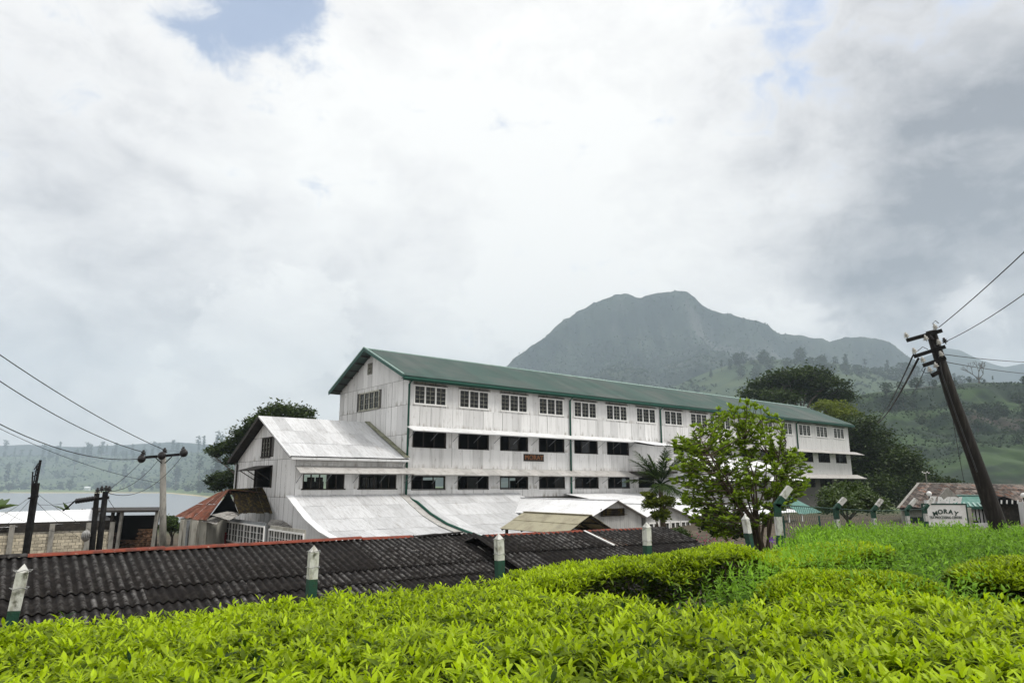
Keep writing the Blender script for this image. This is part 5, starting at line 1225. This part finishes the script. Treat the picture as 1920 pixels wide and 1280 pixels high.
# ================================================================== trees
def in_poly(px, py, poly):
    c = False; j = len(poly) - 1
    for i in range(len(poly)):
        xi, yi = poly[i]; xj, yj = poly[j]
        if (yi > py) != (yj > py) and px < (xj - xi) * (py - yi) / (yj - yi) + xi: c = not c
        j = i
    return c
def tree(name, label, base, blobs, n_clump, per, leaf, material, trunk_r, Y, bark='bark', flat=.75, spread=.30, tone=(.1, .9), group=None, depth=.8, zlo=-.25):
    """base: photo point where the trunk meets the ground; blobs: (px, py, radius px, dY)"""
    b0 = W(base[0], base[1], Y); gz = min(b0.z, ground_z(b0.x, b0.y)) if Y < 70 else b0.z
    o = thing(name, label, 'tree', (b0.x, b0.y, gz), 0, group); P, T = [], []; tr = MB(); C_ = []
    for px, py, rp, dY in blobs:
        c = W(px, py, Y + dY); R_ = rp / FPX * (Y + dY) / 1.0; C_.append((c, R_))
        k = max(3, int(n_clump * (rp ** 2) / sum(q[2] ** 2 for q in blobs)))
        d_ = rand_dirs(k, zlo, 1); rr = RNG.uniform(.55, 1.0, k) ** .5
        cc = np.array(c) + d_ * (R_ * rr)[:, None] * np.array([1, depth, flat])
        sh = RNG.uniform(-.18, .18, k)
        P.append((cc[:, None, :] + RNG.normal(0, 1, (k, per, 3)) * np.array([R_, R_, R_ * .6]) * spread).reshape(-1, 3))
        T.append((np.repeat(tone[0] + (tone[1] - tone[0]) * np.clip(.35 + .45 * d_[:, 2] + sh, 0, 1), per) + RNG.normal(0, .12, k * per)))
    P = np.concatenate(P); T = np.concatenate(T); n = len(P)
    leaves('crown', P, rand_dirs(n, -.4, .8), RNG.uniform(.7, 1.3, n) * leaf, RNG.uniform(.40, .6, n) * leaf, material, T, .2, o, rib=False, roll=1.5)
    root = Vector((b0.x, b0.y, gz)); cen = sum((c for c, _ in C_), Vector()) / len(C_)
    fork = root.lerp(cen, .45) if len(blobs) > 1 else root.lerp(cen, .8); fork.x = root.x + (fork.x - root.x) * .5
    tr.tube([root - Vector((0, 0, .3)), root.lerp(fork, .5) + Vector((trunk_r * .3, 0, 0)), fork], [trunk_r * 1.25, trunk_r, trunk_r * .8], 8)
    for c, R_ in C_:
        m_ = fork.lerp(c, .5) + Vector((RNG.normal(0, .1) * R_, RNG.normal(0, .1) * R_, .12 * R_)); tr.tube([fork - Vector((0, 0, trunk_r)), m_, c], [trunk_r * .55, trunk_r * .36, trunk_r * .15], 6, False)
        for q in range(4):
            e_ = c + Vector(rand_dirs(1, -.1, .9)[0]) * R_ * .8; tr.tube([m_.lerp(c, .4 + .12 * q), m_.lerp(e_, .6), e_], [trunk_r * .22, trunk_r * .14, trunk_r * .05], 5, False)
    tr.v = [(v[0] - b0.x, v[1] - b0.y, v[2]) for v in tr.v]; tr.build('trunk', bark, o, True)
    return o
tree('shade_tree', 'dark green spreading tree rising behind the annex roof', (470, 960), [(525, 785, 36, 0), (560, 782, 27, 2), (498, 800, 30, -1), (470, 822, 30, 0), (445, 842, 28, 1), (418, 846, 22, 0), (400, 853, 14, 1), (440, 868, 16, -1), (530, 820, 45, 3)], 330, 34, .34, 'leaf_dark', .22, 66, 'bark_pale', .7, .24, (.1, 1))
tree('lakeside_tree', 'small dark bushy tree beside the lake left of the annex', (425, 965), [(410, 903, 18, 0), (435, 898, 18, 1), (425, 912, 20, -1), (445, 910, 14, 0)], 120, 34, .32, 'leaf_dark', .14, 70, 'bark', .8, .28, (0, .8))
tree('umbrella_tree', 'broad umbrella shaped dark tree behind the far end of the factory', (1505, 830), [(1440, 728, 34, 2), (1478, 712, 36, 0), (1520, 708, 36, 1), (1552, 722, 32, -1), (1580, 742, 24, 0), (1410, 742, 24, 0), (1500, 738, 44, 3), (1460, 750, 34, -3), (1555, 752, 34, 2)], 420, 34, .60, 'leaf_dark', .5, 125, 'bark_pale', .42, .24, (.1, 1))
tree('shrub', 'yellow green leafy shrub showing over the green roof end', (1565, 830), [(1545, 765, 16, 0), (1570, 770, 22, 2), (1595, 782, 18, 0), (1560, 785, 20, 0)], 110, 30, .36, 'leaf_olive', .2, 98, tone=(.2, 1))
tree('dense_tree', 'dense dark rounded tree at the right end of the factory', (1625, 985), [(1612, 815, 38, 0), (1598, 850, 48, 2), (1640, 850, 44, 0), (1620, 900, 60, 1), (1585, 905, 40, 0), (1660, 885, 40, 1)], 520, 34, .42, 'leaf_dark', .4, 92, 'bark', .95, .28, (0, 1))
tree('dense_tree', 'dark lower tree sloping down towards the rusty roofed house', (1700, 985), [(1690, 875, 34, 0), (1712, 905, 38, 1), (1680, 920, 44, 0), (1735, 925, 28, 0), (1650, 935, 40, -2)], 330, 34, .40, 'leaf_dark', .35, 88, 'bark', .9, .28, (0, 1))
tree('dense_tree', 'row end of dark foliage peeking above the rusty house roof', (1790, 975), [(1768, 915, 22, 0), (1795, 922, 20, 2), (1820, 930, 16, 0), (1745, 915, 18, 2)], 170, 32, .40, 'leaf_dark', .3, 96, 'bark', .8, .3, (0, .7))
tree('shrub', 'light green bush below the far factory windows', (1590, 1000), [(1560, 930, 20, 0), (1590, 925, 24, 1), (1615, 935, 22, 0), (1575, 950, 28, -1), (1635, 950, 24, 0)], 230, 30, .20, 'leaf_mid', .12, 42, tone=(.15, 1))
tree('shrub', 'low dark green bush at the right end of the black roof', (1280, 1020), [(1272, 1002, 13, 0), (1286, 1012, 12, 0)], 70, 30, .10, 'leaf_mid', .05, 27, tone=(0, .8))
tree('shrub', 'green bush behind the concrete pole by the lake', (322, 1010), [(322, 985, 12, 0), (312, 990, 12, 1), (330, 992, 10, 0), (318, 975, 9, 1)], 110, 30, .22, 'leaf_mid', .1, 52, tone=(.1, 1))
# shrub tree in front of the factory: whorls of leaves at branch tips
Yt = 16.0
POLY = [(1268, 818), (1300, 800), (1330, 792), (1345, 766), (1400, 750), (1432, 760), (1466, 786), (1480, 832), (1510, 850), (1520, 890), (1500, 930), (1455, 968), (1405, 1000), (1340, 1004), (1290, 975), (1262, 905), (1256, 855)]
bt = W(1428, 1040, Yt); gz = ground_z(bt.x, bt.y); st = thing('shrub_tree', 'many stemmed shrub tree with glossy yellow green leaf whorls before the factory', 'tree', (bt.x, bt.y, gz))
tr = MB(); P, D, L_, T = [], [], [], []
tips = []
while len(tips) < 500:
    px, py = random.uniform(1255, 1522), random.uniform(750, 1004)
    if in_poly(px, py, POLY): tips.append(W(px, py, Yt + random.gauss(0, .75)))
root = Vector((bt.x, bt.y, gz)); stems = []
for i in range(15):
    e_ = W(random.uniform(1290, 1490), random.uniform(800, 900), Yt + random.gauss(0, .6)); s0 = root + Vector((random.gauss(0, .10), random.gauss(0, .10), -.2))
    pts = [s0, s0.lerp(e_, .3) + Vector((random.gauss(0, .06) - (e_.x - s0.x) * .14, 0, .10)), s0.lerp(e_, .65) + Vector((random.gauss(0, .06), random.gauss(0, .06), .08)), e_]
    tr.tube(pts, [.040, .030, .020, .010], 6, False); stems.append(pts)
allp = [(a.lerp(b, k / 6)) for pts in stems for a, b in zip(pts[1:], pts[2:]) for k in range(7)]
for tp_ in tips:
    cand = [q for q in allp if q.z < tp_.z - .05] or allp
    q = min(cand, key=lambda s_: (s_ - tp_).length); m_ = q.lerp(tp_, .5) + Vector((0, 0, -.06))
    tr.tube([q, m_, tp_], [.011, .008, .004], 4, False)
    for k, (f_, cnt) in enumerate(((1.0, 13), (.78, 9), (.55, 6))):
        c = m_.lerp(tp_, f_ * 2 - 1) if f_ > .5 else m_; up = (tp_ - q).normalized()
        for j in range(cnt):
            a_ = random.uniform(0, 2 * PI); d_ = Vector((math.cos(a_), math.sin(a_), 0)) * random.uniform(.35, 1) + up * random.uniform(.2, 1.3 if k == 0 else .8) + Vector((0, 0, random.uniform(0, .6)))
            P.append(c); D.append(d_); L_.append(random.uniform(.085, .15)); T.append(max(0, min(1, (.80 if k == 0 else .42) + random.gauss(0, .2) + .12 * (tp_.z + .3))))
tr.v = [(v[0] - bt.x, v[1] - bt.y, v[2]) for v in tr.v]; tr.build('trunk', 'bark', st, True)
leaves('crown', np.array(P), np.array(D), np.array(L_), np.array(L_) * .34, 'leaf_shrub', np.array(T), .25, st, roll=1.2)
# palm
Yp = 32.0; pb = W(1245, 1000, Yp); pc = W(1238, 908, Yp); pm = thing('palm_tree', 'small dark palm with feathery fronds in front of the gabled extension', 'palm', (pb.x, pb.y, -3.6))
MB().tube([(0, 0, -3.6), (-.02, 0, -2.4), (pc.x - pb.x, 0, pc.z)], [.17, .13, .10], 10).build('trunk', 'bark', pm, True)
for i in range(20):
    az = i * 2.4 + .3; el = math.radians((78, 62, 70, 40, 55, 30, 66, 10, 45, 74, -8, 50, 35, 60, 20, 5, 68, 48, 25, -15)[i]); Lf = random.uniform(1.7, 2.4)
    d0 = Vector((math.cos(az) * math.cos(el), math.sin(az) * math.cos(el) * .8, math.sin(el))); pts = []
    for k in range(13): t_ = k / 12; pts.append(pc + d0 * Lf * t_ - Vector((0, 0, .55 * t_ * t_ * (1.2 - math.sin(el) * .5))))
    fo = MB().tube(pts, [.022 - .0015 * k for k in range(13)], 4, False); fo.v = [(v[0] - pb.x, v[1] - pb.y, v[2]) for v in fo.v]; fo = fo.build('frond', 'leaf_palm', pm)
    P, D, L_ = [], [], []
    for k in range(44):
        t_ = .14 + .86 * k / 43; q = pts[int(t_ * 11.99)].lerp(pts[min(12, int(t_ * 11.99) + 1)], t_ * 12 % 1); ax = (pts[min(12, int(t_ * 12) + 1) if t_ < 1 else 12] - pts[max(0, int(t_ * 12) - 1)]).normalized(); side = ax.cross(Vector((0, 0, 1))).normalized()
        for s_ in (-1, 1): P.append(q); D.append(side * s_ * .8 + ax * .75 + Vector((0, 0, random.uniform(-.1, .25)))); L_.append((.50 * math.sin(PI * (.15 + .8 * t_)) + .08) * random.uniform(.85, 1.1))
    lf = leaves('leaflets', np.array(P) - np.array(pm.location), np.array(D), np.array(L_), np.array(L_) * .09, 'leaf_palm', RNG.uniform(.1, .9, len(P)), .35, None, rib=False); lf.parent = fo
tree('shrub', 'yellow green bush around the foot of the palm', (1240, 1000), [(1225, 945, 13, 0), (1248, 940, 12, -.3), (1238, 965, 12, 0), (1215, 930, 8, 0)], 90, 26, .17, 'leaf_olive', .05, 31.2, tone=(.1, 1), zlo=-.6)
tree('shrub', 'dark green undergrowth at the foot of the shrub tree', (1375, 1030), [(1330, 985, 14, 1), (1355, 995, 15, 0), (1385, 1000, 14, 1), (1345, 970, 12, 2)], 150, 24, .11, 'leaf_mid', .04, 19, tone=(0, .9), zlo=-.6)
# banana plants at the lake edge
def banana(label, px, py, Y, n, s, az0):
    q = W(px, py, Y); o = thing('banana_plant', label, 'plant', (q.x, q.y, q.z - 2.0))
    MB().tube([(0, 0, q.z - 2), (0, 0, q.z)], .1, 8).build('stem', 'leaf_mid', o, True)
    for i in range(n):
        az = az0 + i * 2.2; el = .5 + .25 * (i % 3); ang_ = np.array([[math.cos(az) * math.cos(el), math.sin(az) * math.cos(el), math.sin(el)]])
        leaves('leaf', np.array([[q.x, q.y, q.z]]), ang_, np.array([s]), np.array([s * .30]), 'leaf_palm', np.array([.8]), .35, o)
banana('banana leaves poking in at the left edge above the store', -4, 955, 49, 6, 1.7, -.4)
banana('banana plant behind the white store roof', 128, 962, 53, 5, 1.3, .6)
# purple flowers and pink plants
for px, py, Y, lab in ((1394, 1027, 11.6, 'purple flower beside the banded fence post'), (1446, 1011, 12.6, 'purple flower at the foot of the bent post')):
    q = W(px, py, Y); o = thing('purple_flower', lab, 'flower', (q.x, q.y, q.z - .5))
    MB().tube([(0, 0, q.z - .5), (.01, 0, q.z)], .006, 5).build('stem', 'leaf_mid', o)
    for k in range(5):
        a_ = k * 1.257; MB().add([(0, 0, q.z), (math.cos(a_ - .5) * .04, -.02, q.z + math.sin(a_ - .5) * .04), (math.cos(a_) * .06, -.03, q.z + math.sin(a_) * .06), (math.cos(a_ + .5) * .04, -.02, q.z + math.sin(a_ + .5) * .04)], [(0, 1, 2, 3)]).build('petal', 'flower', o)
q = W(1325, 1022, 26); o = thing('flower_bed', 'dusky pink flowering plants beside the shed end', 'plants', (q.x, q.y, q.z - .3)); n = 700
leaves('foliage', np.array(q) + RNG.normal(0, 1, (n, 3)) * [.5, .3, .14], rand_dirs(n, 0, 1), .07, .035, 'flower_leaf' if False else 'leaf_mid', RNG.uniform(0, .6, n), .2, o, rib=False)
b = MB()
for i in range(60): c = np.array(q) + RNG.normal(0, 1, 3) * [.5, .3, .12] + [0, 0, .1]; b.lathe(c, [(.005, 0), (.03, .02), (.005, .04)], 5)
kind(b.build('blooms', 'flower_pink', o, world=True), 'stuff')
# bare tree on the near hill, seen against the sky
bq = W(1836, 716, 470); bare = thing('bare_tree', 'flat topped nearly bare tree standing on the green hill crest', 'tree', tuple(bq)); b = MB()
def limb(p0, d_, L0, r0, dep):
    p1 = p0 + d_ * L0; b.tube([p0, p0.lerp(p1, .5) + Vector((0, 0, L0 * .05)), p1], [r0, r0 * .8, r0 * .6], 5, False)
    if dep:
        for k in range(3): nd = (d_ + Vector((random.uniform(-.9, .9), random.uniform(-.4, .4), random.uniform(-.25, .30)))).normalized(); limb(p1, nd, L0 * .72, r0 * .6, dep - 1)
for dx in (-.75, .1, .65): limb(bq + Vector((0, 0, 1.5)), Vector((dx, 0, .75)).normalized(), 5.4, .36, 3)
b.tube([bq - Vector((0, 0, 1)), bq + Vector((0, 0, 1.7))], [.5, .36], 6); b.build('trunk', 'bark', bare, world=True)
# trees on far slopes: a few kinds, every one placed on its own
def far_kind(nm, n, shape, leafs):
    T_ = MB().tube([(0, 0, -.05), (0.01, 0, .5), (0, .01, .95)], [.018, .012, .004], 5); d_ = rand_dirs(n, -1, 1); t_ = RNG.uniform(0, 1, n)
    if shape == 'tall': h = .30 + .70 * t_; r = .13 * (1 - .55 * t_) * (.5 + .5 * np.abs(np.sin(t_ * 19)))
    elif shape == 'sparse': h = .55 + .45 * t_; r = .16 * np.abs(np.sin(t_ * 9)) + .02
    else: h = .25 + .75 * t_; r = .36 * np.sqrt(np.clip(1 - (t_ * 2 - 1) ** 2, 0, 1)) + .02
    rr = RNG.uniform(.2, 1, n) ** .6
    P = np.stack([d_[:, 0] * r * rr, d_[:, 1] * r * rr, h + d_[:, 2] * .03], 1)
    crown = leaves('crown', P, rand_dirs(n, -.3, .8), RNG.uniform(.7, 1.3, n) * leafs, RNG.uniform(.5, .8, n) * leafs, 'leaf_far', np.clip(t_ + RNG.normal(0, .2, n), 0, 1), .2, None, rib=False, roll=1.5)
    trunk = T_.build('trunk', 'bark', None); cm, tm = crown.data, trunk.data
    bpy.data.objects.remove(crown); bpy.data.objects.remove(trunk); return cm, tm
KINDS = [far_kind('a', 150, 'tall', .09), far_kind('b', 90, 'sparse', .09), far_kind('c', 260, 'round', .12), far_kind('d', 180, 'tall', .10)]
LAB = {'lake': ['slim tall tree on the misty hillside across the lake', 'sparse topped tall tree on the misty hillside across the lake', 'round crowned tree on the hillside across the lake', 'slim tall tree on the misty hillside across the lake'],
       'hill': ['slim tree on the misty middle hill below the mountain', 'sparse tree on the misty middle hill below the mountain', 'round tree on the misty middle hill below the mountain', 'slim tree on the misty middle hill below the mountain'],
       'near': ['small slim tree on the green hill right of the pole', 'small sparse tree on the green hill right of the pole', 'small round tree on the green hill right of the pole', 'small slim tree on the green hill right of the pole']}
GRP = {'lake': 'trees on the hillside across the lake', 'hill': 'trees on the misty middle hill', 'near': 'small trees on the green hill'}
def far_tree(pos, h, k, where, wide=1.0):
    o = thing('hillside_tree', LAB[where][k], 'tree', tuple(pos), random.uniform(0, 6), GRP[where]); o.scale = (h * wide, h * wide, h)
    link('crown', KINDS[k][0], o); link('trunk', KINDS[k][1], o)
for i in range(140):
    px = random.uniform(-60, 470); u = (px - 960) / FPX * 1.02; Y_ = r_shore(u) + (random.uniform(900, 1350) if i < 50 else random.uniform(150, 1000) if i < 95 else random.uniform(8, 320)); X_ = u * Y_
    k = random.choice((0, 1, 3, 0, 1, 2)) if i < 95 else 2
    far_tree((X_, Y_, ground_z(X_, Y_) - .5), random.uniform(34, 68) if k != 2 else random.uniform(10, 26), k, 'lake', random.uniform(.8, 1.2) if k != 2 else random.uniform(1, 1.5))
cx = [q[0] for q in MIDH]; cyy = [q[1] for q in MIDH]
for i in range(75):
    px = random.uniform(1330, 1760) if i < 60 else random.uniform(1200, 1900); v = random.uniform(.0, .22); c = W(px, float(np.interp(px, cx, cyy)), MIDD); f_ = 1.1 * v
    far_tree((c.x, MIDD - v * 680, c.z + (-10 - c.z) * f_ - 4), random.uniform(14, 32), random.choice((0, 2, 2, 2, 1)), 'hill', random.uniform(.9, 1.5))
cx = [q[0] for q in NEARH]; cyy = [q[1] for q in NEARH]
for i in range(80):
    px = random.uniform(1610, 1990); c = W(px, float(np.interp(px, cx, cyy)), NEARD); v = random.choice((0.0, random.uniform(.02, .12), random.uniform(.1, .4), random.uniform(.1, .9), random.uniform(.12, .3)))
    far_tree((c.x, NEARD - v * 230, c.z + (-9 - c.z) * float(np.interp(v, [0, .07, .12, .35, .42, .7, 1], [0, .05, .20, .48, .51, .8, 1])) - .6), random.uniform(2.5, 5.5) if v == 0 else random.uniform(3, 9), random.choice((0, 1, 2, 2)) if v < .01 else 2, 'near', 1 if v == 0 else random.uniform(1, 1.6))
# far white house across the lake
q = W(165, 905, 1750); z = ground_z(q.x, 1750); o = thing('lakeside_house', 'tiny white house on the far shore of the lake', 'house', (q.x, 1750, z))
MB().box(-6, 6, -4, 4, z - 1, z + 8).build('wall', 'white_wall', o); MB().add([(-6.5, -5, z + 8), (6.5, -5, z + 8), (6.5, 5, z + 8), (-6.5, 5, z + 8), (-6.5, 0, z + 11), (6.5, 0, z + 11)], [(0, 1, 5, 4), (2, 3, 4, 5), (0, 4, 3), (1, 2, 5)]).build('roof', 'roof_white', o)

# ================================================================== haze
hz = MB().box(-4600, 4600, -60, 3900, -45, 700).build('haze', 'white_paint'); hz.data.materials.clear()
m = bpy.data.materials.new('haze_air'); m.use_nodes = True; t = m.node_tree; t.nodes.clear()
pv = t.nodes.new('ShaderNodeVolumePrincipled'); pv.inputs['Color'].default_value = (.68, .81, .94, 1); pv.inputs['Density'].default_value = .00025; pv.inputs['Anisotropy'].default_value = .1
mo = t.nodes.new('ShaderNodeOutputMaterial'); t.links.new(pv.outputs[0], mo.inputs['Volume']); hz.data.materials.append(m); kind(hz, 'stuff')
